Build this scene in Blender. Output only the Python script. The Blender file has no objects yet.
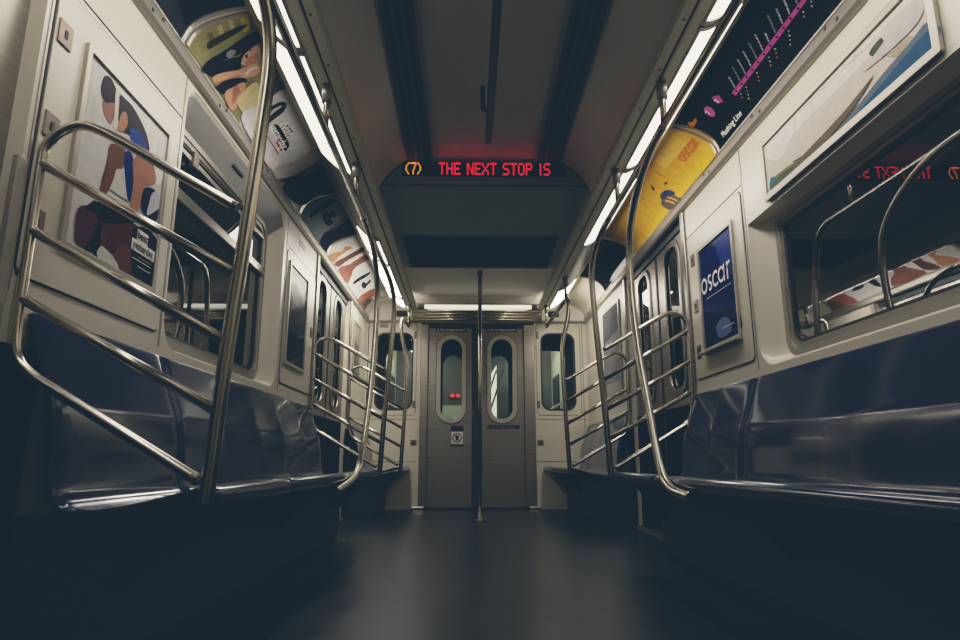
import bpy, bmesh, math, random
from mathutils import Vector, geometry
random.seed(7)
PI = math.pi
COL = bpy.context.scene.collection

# ------------------------------------------------------------------ materials
def lin(c):
    c = c / 255.0
    return c / 12.92 if c <= 0.04045 else ((c + 0.055) / 1.055) ** 2.4
def rgb(c): return (lin(c[0]), lin(c[1]), lin(c[2]), 1.0)
_mats = {}
def mat(name, col, rough=0.5, metal=0.0, var=0.0, scale=(8, 8, 8), coat=0.0, bump=0.0, bscale=(60, 60, 60), spec=0.5, ior=1.5):
    if name in _mats: return _mats[name]
    m = bpy.data.materials.new(name); m.use_nodes = True
    nt = m.node_tree; b = nt.nodes['Principled BSDF']
    b.inputs['Base Color'].default_value = rgb(col)
    b.inputs['Roughness'].default_value = rough
    b.inputs['Metallic'].default_value = metal
    b.inputs['Specular IOR Level'].default_value = spec
    b.inputs['IOR'].default_value = ior
    b.inputs['Coat Weight'].default_value = coat
    b.inputs['Coat Roughness'].default_value = 0.06
    tc = nt.nodes.new('ShaderNodeTexCoord')
    def noise(sc, detail=4):
        mp = nt.nodes.new('ShaderNodeMapping'); mp.inputs['Scale'].default_value = sc
        nz = nt.nodes.new('ShaderNodeTexNoise'); nz.inputs['Scale'].default_value = 1.0; nz.inputs['Detail'].default_value = detail
        nt.links.new(tc.outputs['Object'], mp.inputs['Vector']); nt.links.new(mp.outputs['Vector'], nz.inputs['Vector'])
        return nz
    if var > 0:
        nz = noise(scale); rp = nt.nodes.new('ShaderNodeValToRGB')
        c = rgb(col)
        rp.color_ramp.elements[0].position = 0.3; rp.color_ramp.elements[1].position = 0.7
        rp.color_ramp.elements[0].color = tuple(x * (1 - var) for x in c[:3]) + (1,)
        rp.color_ramp.elements[1].color = tuple(min(1, x * (1 + var)) for x in c[:3]) + (1,)
        nt.links.new(nz.outputs['Fac'], rp.inputs['Fac']); nt.links.new(rp.outputs['Color'], b.inputs['Base Color'])
    if bump > 0:
        nz = noise(bscale, 3); bp = nt.nodes.new('ShaderNodeBump'); bp.inputs['Strength'].default_value = bump; bp.inputs['Distance'].default_value = 0.002
        nt.links.new(nz.outputs['Fac'], bp.inputs['Height']); nt.links.new(bp.outputs['Normal'], b.inputs['Normal'])
    _mats[name] = m
    return m
def emit(name, col, strength):
    if name in _mats: return _mats[name]
    m = bpy.data.materials.new(name); m.use_nodes = True
    b = m.node_tree.nodes['Principled BSDF']
    b.inputs['Base Color'].default_value = rgb(col)
    b.inputs['Roughness'].default_value = 0.35
    b.inputs['Emission Color'].default_value = rgb(col)
    b.inputs['Emission Strength'].default_value = strength
    _mats[name] = m
    return m
def glass(name, tint, alpha):
    """dark tinted window glass: looks through to the tunnel, mirrors the car by Fresnel"""
    m = bpy.data.materials.new(name); m.use_nodes = True
    nt = m.node_tree; nt.nodes.clear()
    out = nt.nodes.new('ShaderNodeOutputMaterial'); mix = nt.nodes.new('ShaderNodeMixShader')
    tr = nt.nodes.new('ShaderNodeBsdfTransparent'); tr.inputs['Color'].default_value = tint
    gl = nt.nodes.new('ShaderNodeBsdfGlossy'); gl.inputs['Roughness'].default_value = 0.015
    fr = nt.nodes.new('ShaderNodeFresnel'); fr.inputs['IOR'].default_value = alpha
    nz = nt.nodes.new('ShaderNodeTexNoise'); nz.inputs['Scale'].default_value = 3.0
    mu = nt.nodes.new('ShaderNodeMath'); mu.operation = 'MULTIPLY'; mu.inputs[1].default_value = 0.32
    nt.links.new(fr.outputs[0], mu.inputs[0]); nt.links.new(mu.outputs[0], mix.inputs[0]); nt.links.new(tr.outputs[0], mix.inputs[1]); nt.links.new(gl.outputs[0], mix.inputs[2])
    nt.links.new(mix.outputs[0], out.inputs['Surface'])
    return m
M_WALL = mat('cream_fibreglass', (207, 201, 180), 0.3, var=0.04, scale=(2, 2, 2), bump=0.05, bscale=(3, 3, 3))
M_PANEL = mat('cream_panel', (200, 194, 172), 0.34, var=0.05, scale=(3, 3, 3))
M_WHITE = mat('white_plastic', (222, 219, 210), 0.3, var=0.03)
M_SEAM = mat('dark_seam', (52, 48, 42), 0.7)
M_CEIL = mat('grey_ceiling', (232, 226, 214), 0.3, var=0.08, scale=(3, 1, 3))
M_CEIL2 = mat('grey_green_ceiling', (160, 172, 168), 0.4, var=0.06, scale=(2, 2, 2))
M_VENT = mat('dark_vent', (40, 45, 46), 0.6)
M_SLAT = mat('vent_slat', (62, 66, 66), 0.45)
M_FLOOR = None
M_STEEL = mat('brushed_steel', (150, 146, 134), 0.34, 1.0, var=0.12, scale=(3, 3, 60), bump=0.06, bscale=(4, 4, 220))
M_STEELD = mat('dull_steel', (150, 145, 132), 0.42, 1.0, var=0.12, scale=(3, 3, 50), bump=0.06, bscale=(4, 4, 200))
M_TUBE = mat('polished_steel_tube', (200, 194, 176), 0.22, 1.0, var=0.08, scale=(20, 20, 20))
M_ALU = mat('aluminium_trim', (158, 153, 138), 0.4, 0.7, var=0.06, scale=(4, 1, 4))
M_ALUD = mat('dull_trim', (92, 92, 86), 0.45, 0.5, var=0.06)
M_SEAT = mat('blue_grey_seat_plastic', (38, 46, 68), 0.11, var=0.06, scale=(4, 4, 4), coat=0.0, spec=0.5, bump=0.03, bscale=(2.5, 2.5, 2.5))
M_DARK = mat('dark_underframe', (26, 28, 30), 0.6)
M_RUBBER = mat('black_rubber', (18, 20, 22), 0.55)
M_BRASS = mat('worn_latch_metal', (112, 104, 88), 0.42, 0.8, var=0.15, scale=(30, 30, 30))
M_BLACK = mat('black_print', (20, 20, 22), 0.25)
M_LIT = emit('lit_diffuser', (246, 240, 240), 8.2)
M_LITE = emit('lit_end_diffuser', (246, 240, 236), 26.0)
M_UNLIT = mat('unlit_diffuser', (140, 140, 132), 0.35)
M_GLASS = glass('dark_window_glass', (0.55, 0.6, 0.6, 1), 1.32)
M_HOOD = mat('grey_hood_panel', (120, 119, 112), 0.4, var=0.05)
M_FLANGE = mat('pale_flange', (206, 203, 186), 0.4, 0.1, var=0.05)
M_SHADE_PANEL = mat('dark_shade_and_end_panel', (20, 22, 24), 0.6, 0.0, spec=0.0)  # near-black for painted shade on doors and jamb, and for bench end panels
M_BAR = mat('dark_bar_steel', (64, 62, 58), 0.38, 0.8)
M_RINGW = mat('pale_window_ring', (186, 182, 168), 0.35, 0.2)
M_CLEAR = glass('door_glass', (0.8, 0.83, 0.82, 1), 1.35)

def floor_mat():
    m = mat('speckled_floor', (30, 32, 32), 0.24, spec=0.25)
    nt = m.node_tree; b = nt.nodes['Principled BSDF']
    tc = nt.nodes.new('ShaderNodeTexCoord'); nz = nt.nodes.new('ShaderNodeTexNoise'); nz.inputs['Scale'].default_value = 160
    rp = nt.nodes.new('ShaderNodeValToRGB')
    rp.color_ramp.elements[0].position = 0.45; rp.color_ramp.elements[0].color = (0.0035, 0.0042, 0.0042, 1)
    rp.color_ramp.elements[1].position = 0.75; rp.color_ramp.elements[1].color = (0.010, 0.012, 0.011, 1)
    nt.links.new(tc.outputs['Object'], nz.inputs['Vector']); nt.links.new(nz.outputs['Fac'], rp.inputs['Fac'])
    nt.links.new(rp.outputs['Color'], b.inputs['Base Color'])
    nz2 = nt.nodes.new('ShaderNodeTexNoise'); nz2.inputs['Scale'].default_value = 5
    mr = nt.nodes.new('ShaderNodeMapRange'); mr.inputs['To Min'].default_value = 0.22; mr.inputs['To Max'].default_value = 0.42
    nt.links.new(tc.outputs['Object'], nz2.inputs['Vector']); nt.links.new(nz2.outputs['Fac'], mr.inputs['Value']); nt.links.new(mr.outputs[0], b.inputs['Roughness'])
    return m
M_FLOOR = floor_mat()

# ------------------------------------------------------------------ mesh helpers
class MB:
    def __init__(s): s.v = []; s.f = []; s.mi = []; s.sm = []; s.mats = []
    def m(s, material):
        if material not in s.mats: s.mats.append(material)
        return s.mats.index(material)
    def face(s, pts, material, smooth=False):
        n = len(s.v); s.v += [tuple(p) for p in pts]; s.f.append(tuple(range(n, n + len(pts))))
        s.mi.append(s.m(material)); s.sm.append(smooth); return s
    def box(s, x0, x1, y0, y1, z0, z1, material):
        n = len(s.v)
        s.v += [(x, y, z) for x in (x0, x1) for y in (y0, y1) for z in (z0, z1)]
        for q in ((0, 1, 3, 2), (4, 6, 7, 5), (0, 4, 5, 1), (2, 3, 7, 6), (0, 2, 6, 4), (1, 5, 7, 3)):
            s.f.append(tuple(n + i for i in q)); s.mi.append(s.m(material)); s.sm.append(False)
        return s
    def loft(s, rings, material, closed=True, smooth=True, cap=False):
        n = len(s.v); k = len(rings[0])
        for r in rings: s.v += [tuple(p) for p in r]
        for i in range(len(rings) - 1):
            for j in range(k if closed else k - 1):
                a = n + i * k + j; b = n + i * k + (j + 1) % k
                s.f.append((a, b, b + k, a + k)); s.mi.append(s.m(material)); s.sm.append(smooth)
        if cap:
            for base in (n, n + (len(rings) - 1) * k):
                s.f.append(tuple(range(base, base + k))); s.mi.append(s.m(material)); s.sm.append(False)
        return s
    def tube(s, path, r, material, n=12, cap=True):
        path = [Vector(p) for p in path]
        T = []
        for i in range(len(path)):
            a = path[max(0, i - 1)]; b = path[min(len(path) - 1, i + 1)]; T.append((b - a).normalized())
        up = Vector((0, 0, 1)) if abs(T[0].z) < 0.9 else Vector((1, 0, 0))
        N = T[0].cross(up).normalized(); rings = []
        for i, p in enumerate(path):
            N = (N - T[i] * N.dot(T[i])).normalized(); B = T[i].cross(N)
            rings.append([p + (N * math.cos(2 * PI * j / n) + B * math.sin(2 * PI * j / n)) * r for j in range(n)])
        return s.loft(rings, material, True, True, cap)
    def extrude_y(s, prof, y0, y1, material, closed=True, smooth=False):
        return s.loft([[(x, y0, z) for x, z in prof], [(x, y1, z) for x, z in prof]], material, closed, smooth, cap=closed)
    def extrude_x(s, prof, x0, x1, material, closed=True, smooth=False):
        return s.loft([[(x0, y, z) for y, z in prof], [(x1, y, z) for y, z in prof]], material, closed, smooth, cap=closed)
    def build(s, name, parent=None, bevel=0.0, solid=0.0):
        me = bpy.data.meshes.new(name)
        off = Vector((0, 0, 0)); p = parent
        while p is not None: off += p.location; p = p.parent
        me.from_pydata([Vector(v) - off for v in s.v], [], s.f)
        for mt in s.mats: me.materials.append(mt)
        me.polygons.foreach_set('material_index', s.mi)
        me.polygons.foreach_set('use_smooth', s.sm)
        bm = bmesh.new(); bm.from_mesh(me); bmesh.ops.recalc_face_normals(bm, faces=bm.faces); bm.to_mesh(me); bm.free()
        me.update()
        o = bpy.data.objects.new(name, me); COL.objects.link(o)
        if parent is not None: o.parent = parent
        if solid:
            md = o.modifiers.new('thick', 'SOLIDIFY'); md.thickness = solid; md.offset = 0
        if bevel:
            md = o.modifiers.new('bev', 'BEVEL'); md.width = bevel; md.segments = 2; md.limit_method = 'ANGLE'; md.angle_limit = 0.6
        return o
def spline(pts, n=8, closed=False):
    P = [Vector(p) for p in pts]; out = []; k = len(P)
    for i in range(k if closed else k - 1):
        if closed: a, b, c, d = P[(i - 1) % k], P[i], P[(i + 1) % k], P[(i + 2) % k]
        else: a, b, c, d = P[max(0, i - 1)], P[i], P[i + 1], P[min(k - 1, i + 2)]
        for j in range(n):
            t = j / n
            out.append(0.5 * ((2 * b) + (c - a) * t + (2 * a - 5 * b + 4 * c - d) * t * t + (3 * b - a - 3 * c + d) * t ** 3))
    if not closed: out.append(P[-1])
    return out
def rrect(a0, a1, b0, b1, r, n=6):
    rs = r if isinstance(r, (list, tuple)) else (r, r, r, r)
    out = []
    for (ca, cb, t0, rr) in ((a1, b1, 0, rs[0]), (a0, b1, 90, rs[1]), (a0, b0, 180, rs[2]), (a1, b0, 270, rs[3])):
        sa = 1 if ca == a1 else -1; sb = 1 if cb == b1 else -1
        for j in range(n + 1):
            t = math.radians(t0 + 90 * j / n)
            out.append((ca - sa * rr + rr * math.cos(t), cb - sb * rr + rr * math.sin(t)))
    return out
def sheet(mb, outer, holes, f, material):
    """flat sheet with holes; f maps 2-D points into space"""
    loops = [[Vector((a, b, 0)) for a, b in outer]] + [[Vector((a, b, 0)) for a, b in h] for h in holes]
    flat = [p for l in loops for p in l]
    n = len(mb.v); mb.v += [f(p.x, p.y) for p in flat]
    for t in geometry.tessellate_polygon(loops):
        mb.f.append(tuple(n + i for i in t)); mb.mi.append(mb.m(material)); mb.sm.append(False)
def ring(mb, outer, inner, f0, f1, material, smooth=False):
    """picture-frame moulding between two outlines, f0 = back plane, f1 = front plane"""
    k = len(outer)
    mb.loft([[f0(*p) for p in outer], [f1(*p) for p in outer], [f1(*p) for p in inner], [f0(*p) for p in inner]], material, True, smooth)
def thing(name, label, cat, loc=(0, 0, 0), group=None):
    o = bpy.data.objects.new(name, None); COL.objects.link(o); o.empty_display_size = 0.1
    o.location = loc; o['label'] = label; o['category'] = cat
    if group: o['group'] = group
    return o
def tag(o, label, cat, group=None):
    o['label'] = label; o['category'] = cat
    if group: o['group'] = group
    return o
def struct(o, label=None, cat=None):
    o['kind'] = 'structure'
    if label: o['label'] = label
    if cat: o['category'] = cat
    return o
def root(name, label, cat, loc=(0, 0, 0)):
    o = thing(name, label, cat, loc); o['kind'] = 'structure'; return o
def text_polys(s, size, align='CENTER', shear=0.0, bold=0.0):
    cu = bpy.data.curves.new('lettering', 'FONT'); cu.body = s; cu.size = size; cu.align_x = align; cu.align_y = 'CENTER'; cu.shear = shear
    cu.offset = bold; cu.resolution_u = 3
    ob = bpy.data.objects.new('lettering', cu)
    me = bpy.data.meshes.new_from_object(ob)
    res = [[(me.vertices[i].co.x, me.vertices[i].co.y) for i in p.vertices] for p in me.polygons]
    bpy.data.objects.remove(ob); bpy.data.curves.remove(cu); bpy.data.meshes.remove(me)
    return res

# ------------------------------------------------------------------ car section
WX = 1.24            # inner face of the side walls
YB, YE = -1.3, 7.12  # back of the modelled length, end wall
ZC, ZL = 2.46, 2.27  # main ceiling, lower ceiling
YR = 3.90            # LED riser
ARC0 = [(1.218, 2.105), (1.19, 2.165), (1.13, 2.212), (1.05, 2.243), (0.965, 2.262)]
ARC = [(p.x, p.y) for p in spline([(x, z, 0) for x, z in ARC0], 4)]
_acc = [0.0]
for i in range(len(ARC) - 1): _acc.append(_acc[-1] + math.dist(ARC[i], ARC[i + 1]))
def cove_map(s, off=0.0):
    def f(y, t, o=0.0):
        t = min(max(t, 0), _acc[-1] - 1e-6); i = 0
        while i < len(_acc) - 2 and _acc[i + 1] < t: i += 1
        k = (t - _acc[i]) / (_acc[i + 1] - _acc[i])
        a, b = ARC[i], ARC[i + 1]
        x = a[0] + (b[0] - a[0]) * k; z = a[1] + (b[1] - a[1]) * k
        L = math.dist(a, b); nx, nz = -(b[1] - a[1]) / L, (b[0] - a[0]) / L
        return (s * (x + nx * (off + o)), y, z + nz * (off + o))
    return f
def wall_map(s, x):
    return lambda y, z, o=0.0: (s * (x - o), y, z)
def pmat(col, rough=0.22):
    if rough == .32: return mat('card_%d_%d_%d' % tuple(col), col, .6, var=0.10, scale=(22, 22, 22), spec=0.0)
    key = 'print_%d_%d_%d_%d' % (tuple(col) + (int(rough * 100),))
    return mat(key, col, rough, var=0.10, scale=(22, 22, 22), ior=1.05)
def art(mb, layers, f, cuts=(), o0=0.0004, step=0.00025, smooth=True, k=1.0, rough=0.22, gam=1.0):
    for li, (col, pts) in enumerate(layers):
        m = pmat(tuple(int(255 * (c * k / 255) ** gam) for c in col), rough)
        q = [(p.x, p.y) for p in spline([(a, b, 0) for a, b in pts], 3, True)] if (smooth and len(pts) > 4) else pts
        loop = [Vector((a, b, 0)) for a, b in q]
        bm = bmesh.new(); vs = [bm.verts.new(p) for p in loop]
        for t in geometry.tessellate_polygon([loop]):
            try: bm.faces.new([vs[i] for i in t])
            except ValueError: pass
        for c in cuts:
            bmesh.ops.bisect_plane(bm, geom=bm.verts[:] + bm.edges[:] + bm.faces[:], plane_co=(0, c, 0), plane_no=(0, 1, 0))
        for fc in bm.faces:
            mb.face([f(v.co.x, v.co.y, o0 + step * li) for v in fc.verts], m)
        bm.free()
def lettering(polys, f, cx, cy, material, su=1.0, rot=0.0, sv=1.0, off=0.006):
    mb = MB(); c, s_ = math.cos(rot), math.sin(rot)
    for p in polys:
        mb.face([f(cx + su * (x * c - y * s_), cy + sv * (x * s_ + y * c), off) for x, y in p], material)
    return mb
CUTS = [_acc[i] for i in range(1, len(_acc) - 1)]
ART_RUNNER=[((222, 220, 212),[(1.725,1.7),(2.206,1.707),(2.236,1.537),(2.152,1.498),(1.935,1.662)]),
 ((52, 44, 40),[(1.794,1.679),(1.784,1.646),(1.788,1.619),(1.803,1.606),(1.823,1.605),(1.863,1.625),(1.868,1.661),(1.857,1.681),(1.835,1.693),(1.816,1.693)]),
 ((150, 116, 98),[(1.802,1.598),(1.814,1.568),(1.832,1.555),(1.857,1.551),(1.871,1.59),(1.867,1.628),(1.823,1.605)]),
 ((54, 47, 46),[(1.883,1.664),(1.917,1.677),(1.966,1.677),(2.021,1.66),(2.07,1.633),(2.103,1.588),(2.071,1.576),(2.01,1.58),(1.942,1.568),(1.906,1.563)]),
 ((172, 132, 106),[(1.91,1.624),(1.935,1.635),(1.948,1.602),(1.927,1.563),(1.895,1.552),(1.9,1.587)]),
 ((216, 204, 186),[(1.86,1.673),(1.877,1.678),(1.887,1.634),(1.888,1.572),(1.876,1.546),(1.869,1.6)]),
 ((52, 74, 140),[(1.969,1.601),(2.009,1.616),(2.051,1.61),(2.082,1.581),(2.022,1.559),(1.973,1.568)]),
 ((118, 86, 72),[(1.87,1.491),(1.954,1.515),(1.948,1.435),(1.945,1.388),(1.852,1.346),(1.864,1.425)]),
 ((168, 126, 104),[(2.011,1.513),(2.093,1.583),(2.152,1.532),(2.156,1.483),(2.02,1.422)]),
 ((200, 197, 188),[(1.918,1.429),(1.963,1.451),(2.007,1.355),(1.89,1.35)]),
 ((40, 58, 108),[(1.95,1.499),(1.999,1.516),(2.022,1.432),(2.012,1.356),(1.982,1.391)]),
 ((116, 84, 70),[(1.862,1.436),(1.911,1.46),(1.907,1.387),(1.871,1.314),(1.841,1.317),(1.864,1.389)]),
 ((166, 124, 102),[(2.005,1.507),(2.099,1.554),(2.095,1.457),(2.078,1.359),(2.023,1.332),(2.022,1.432)]),
 ((48, 48, 66),[(2.09,1.438),(2.168,1.466),(2.204,1.429),(2.193,1.354),(2.092,1.363)]),
 ((186, 186, 190),[(2.15,1.449),(2.186,1.463),(2.207,1.418),(2.166,1.379),(2.129,1.357),(2.134,1.4)]),
 ((92, 64, 62),[(1.751,1.222),(1.792,1.254),(1.83,1.284),(1.864,1.239),(1.958,1.263),(2.06,1.297),(2.082,1.276),(2.051,1.21),(1.979,1.171),(1.873,1.15),(1.771,1.122)]),
 ((42, 37, 40),[(1.785,1.236),(1.821,1.273),(1.866,1.295),(1.962,1.302),(2.06,1.308),(2.021,1.282),(1.866,1.23),(1.838,1.249)]),
 ((40, 35, 38),[(1.856,1.221),(1.874,1.221),(1.878,1.124),(1.844,1.123),(1.805,1.123),(1.826,1.154)]),
 ((108, 76, 68),[(1.975,1.188),(2.054,1.21),(2.097,1.164),(2.239,1.118),(2.101,1.115),(1.976,1.125)]),
 ((204, 201, 192),[(1.876,1.149),(1.901,1.161),(1.982,1.135),(1.98,1.119),(1.876,1.122)]),
 ((46, 43, 48),[(2.068,1.292),(2.231,1.295),(2.257,1.11),(2.09,1.112),(2.054,1.21)])]
ART_COVE_A=[((150, 146, 92),[(2.244,0.004),(2.195,0.311),(2.325,0.309),(2.394,0.007)]),
 ((196, 186, 130),[(2.276,0.158),(2.267,0.181),(2.326,0.172),(2.336,0.151)]),
 ((196, 186, 130),[(2.258,0.211),(2.25,0.229),(2.307,0.221),(2.317,0.201)]),
 ((120, 112, 60),[(2.284,0.109),(2.283,0.131),(2.337,0.126),(2.339,0.104)]),
 ((225, 200, 56),[(2.238,0.262),(2.224,0.296),(2.331,0.276),(2.346,0.243)]),
 ((58, 56, 42),[(2.327,0.09),(2.32,0.161),(2.297,0.266),(2.314,0.263),(2.342,0.212),(2.36,0.145),(2.36,0.085)]),
 ((34, 40, 52),[(2.393,0.008),(2.413,0.099),(2.399,0.178),(2.347,0.301),(2.429,0.285),(2.464,0.181),(2.439,0.01)]),
 ((150, 150, 150),[(2.427,0.14),(2.42,0.163),(2.434,0.178),(2.452,0.168),(2.464,0.143),(2.449,0.131)]),
 ((34, 38, 46),[(2.413,0.011),(2.458,0.102),(2.478,0.176),(2.53,0.168),(2.554,0.149),(2.516,0.077),(2.482,0.023)]),
 ((228, 182, 148),[(2.491,0.175),(2.471,0.194),(2.457,0.225),(2.428,0.282),(2.533,0.25),(2.552,0.207),(2.527,0.171)]),
 ((70, 34, 34),[(2.476,0.205),(2.475,0.217),(2.497,0.21),(2.5,0.199)]),
 ((38, 32, 34),[(2.492,0.164),(2.468,0.188),(2.454,0.22),(2.437,0.259),(2.444,0.243),(2.478,0.197),(2.519,0.169)]),
 ((196, 140, 108),[(2.496,0.212),(2.48,0.258),(2.533,0.25),(2.552,0.207),(2.536,0.184)]),
 ((120, 70, 60),[(2.453,0.23),(2.448,0.242),(2.456,0.242),(2.461,0.231)]),
 ((222, 170, 130),[(2.482,0.023),(2.515,0.077),(2.552,0.15),(2.549,0.236),(2.622,0.214),(2.608,0.128),(2.567,0.039),(2.505,0.014)]),
 ((188, 134, 102),[(2.515,0.024),(2.557,0.067),(2.582,0.138),(2.599,0.144),(2.578,0.051),(2.536,0.022)]),
 ((236, 230, 220),[(2.596,0.161),(2.573,0.185),(2.566,0.217),(2.571,0.231),(2.577,0.229),(2.58,0.198),(2.6,0.169)]),
 ((40, 40, 46),[(2.533,0.011),(2.598,0.132),(2.622,0.155),(2.649,0.146),(2.638,0.081),(2.611,0.021),(2.553,0.008)]),
 ((216, 162, 122),[(2.614,0.025),(2.631,0.084),(2.639,0.14),(2.685,0.127),(2.73,0.07),(2.749,0.027),(2.7,0.004)]),
 ((176, 122, 92),[(2.638,0.081),(2.638,0.107),(2.68,0.098),(2.71,0.055),(2.704,0.033)]),
 ((222, 204, 150),[(2.687,0.129),(2.675,0.195),(2.813,0.161),(2.839,0.068),(2.739,0.056)]),
 ((96, 96, 102),[(2.63,0.258),(2.637,0.28),(2.761,0.311),(2.832,0.176),(2.76,0.177)]),
 ((232, 228, 220),[(2.822,0.028),(2.839,0.163),(2.769,0.307),(3.046,0.311),(3.424,0.311),(3.442,0.164),(3.366,0.015),(3.089,0.007)]),
 ((44, 47, 54),[(2.912,0.153),(2.873,0.207),(2.861,0.255),(2.881,0.273),(2.927,0.254),(2.961,0.224),(2.992,0.171),(3.012,0.117),(2.949,0.135)]),
 ((226, 222, 214),[(2.934,0.159),(2.903,0.204),(2.891,0.244),(2.908,0.235),(2.931,0.195),(2.964,0.147)]),
 ((30, 30, 34),[(3.06,0.193),(3.059,0.224),(3.149,0.232),(3.174,0.196)]),
 ((30, 30, 34),[(3.06,0.141),(3.047,0.18),(3.243,0.183),(3.29,0.162),(3.288,0.14)]),
 ((196, 52, 48),[(3.186,0.12),(3.186,0.137),(3.281,0.134),(3.286,0.12)]),
 ((60, 60, 62),[(3.07,0.097),(3.07,0.101),(3.295,0.102),(3.296,0.096)]),
 ((206, 202, 190),[(3.375,0.015),(3.442,0.164),(3.367,0.311),(3.535,0.311),(3.577,0.154),(3.49,0.008)]),
 ((138, 92, 70),[(3.474,0.007),(3.554,0.069),(3.582,0.123),(3.566,0.198),(3.516,0.277),(3.521,0.311),(3.598,0.311),(3.629,0.223),(3.633,0.139),(3.6,0.045)]),
 ((62, 42, 36),[(3.526,0.034),(3.593,0.103),(3.608,0.138),(3.636,0.125),(3.597,0.046)]),
 ((48, 56, 64),[(3.564,0.006),(3.617,0.08),(3.629,0.14),(3.629,0.223),(3.574,0.311),(3.995,0.311),(4.152,0.173),(4.062,0.054),(3.743,0.004)])]
ART_COVE_B=[((120, 126, 126),[(4.006,0.006),(4.064,0.125),(3.914,0.311),(4.375,0.304),(4.564,0.004),(4.222,0.004)]),
 ((44, 48, 52),[(4.154,0.061),(4.121,0.119),(4.086,0.202),(4.064,0.267),(4.114,0.261),(4.184,0.188),(4.207,0.116),(4.19,0.052)]),
 ((50, 54, 58),[(4.272,0.135),(4.245,0.179),(4.275,0.182),(4.273,0.224),(4.373,0.217),(4.361,0.177),(4.466,0.183),(4.468,0.127)]),
 ((34, 40, 52),[(4.564,0.004),(4.565,0.191),(4.448,0.304),(4.803,0.311),(4.852,0.215),(4.853,0.008)])]
ART_COVE_C=[((236, 232, 222),[(4.894,0.004),(4.923,0.311),(5.635,0.311),(5.897,0.24),(6.253,0.238),(6.44,0.004),(5.916,0.004)]),
 ((196, 140, 100),[(4.887,0.004),(5.047,0.121),(4.986,0.168),(5.069,0.217),(5.111,0.093),(5.09,0.011)]),
 ((104, 72, 62),[(5.105,0.004),(5.196,0.112),(5.15,0.235),(5.092,0.298),(5.192,0.303),(5.292,0.176),(5.284,0.041)]),
 ((140, 92, 78),[(5.272,0.004),(5.408,0.13),(5.29,0.298),(5.431,0.299),(5.571,0.136),(5.697,0.081),(5.701,0.004)]),
 ((44, 46, 50),[(5.869,0.047),(5.847,0.092),(5.827,0.177),(5.792,0.256),(5.856,0.24),(5.928,0.173),(5.934,0.088)]),
 ((52, 54, 58),[(6.049,0.124),(6.018,0.158),(6.09,0.172),(6.019,0.222),(6.102,0.216),(6.173,0.165),(6.234,0.134),(6.164,0.114)]),
 ((168, 104, 84),[(6.285,0.004),(6.353,0.111),(6.344,0.211),(6.462,0.207),(6.603,0.158),(6.554,0.02),(6.418,0.004)]),
 ((124, 104, 84),[(6.478,0.004),(6.647,0.152),(6.946,0.109),(6.796,0.004)])]
ART_YELLOW=[((222, 172, 52),[(3.117,0.279),(3.098,0.004),(3.437,0.004),(3.864,0.007),(4.621,0.035),(4.577,0.179),(3.787,0.291)]),
 ((236, 196, 84),[(3.152,0.279),(3.203,0.176),(3.542,0.194),(3.508,0.286)]),
 ((60, 66, 98),[(3.865,0.126),(3.792,0.124),(3.743,0.098),(3.723,0.056),(3.797,0.05),(3.87,0.081),(3.907,0.094)]),
 ((96, 84, 74),[(3.912,0.097),(3.772,0.067),(3.709,0.017),(3.683,0.004),(3.811,0.004),(3.897,0.009),(3.958,0.066)]),
 ((210, 160, 90),[(3.87,0.081),(3.787,0.013),(3.805,0.01),(3.892,0.076)]),
 ((210, 160, 90),[(3.82,0.083),(3.73,0.004),(3.749,0.004),(3.842,0.081)]),
 ((70, 60, 40),[(3.782,0.22),(3.795,0.195),(3.844,0.172),(3.84,0.188)]),
 ((110, 78, 40),[(3.697,0.156),(3.672,0.144),(3.685,0.13),(3.718,0.137)]),
 ((180, 120, 50),[(3.604,0.228),(3.622,0.188),(3.634,0.187),(3.616,0.227)]),
 ((180, 120, 50),[(3.979,0.227),(3.99,0.193),(4.004,0.192),(3.993,0.226)]),
 ((120, 84, 40),[(3.772,0.216),(3.809,0.18),(3.82,0.181),(3.783,0.217)])]
ART_MAP=[((214, 92, 170),[(2.688,0.138),(2.69,0.115),(2.028,0.113),(2.039,0.13)]),
 ((214, 92, 170),[(2.767,0.208),(2.735,0.185),(2.768,0.146),(2.803,0.165)]),
 ((224, 112, 180),[(2.867,0.208),(2.845,0.202),(2.845,0.178),(2.868,0.15),(2.897,0.141),(2.912,0.157),(2.902,0.185),(2.883,0.203)]),
 ((226, 140, 52),[(3.022,0.239),(3.003,0.219),(2.967,0.219),(2.984,0.202),(3.034,0.197),(3.066,0.207)])]
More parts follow.
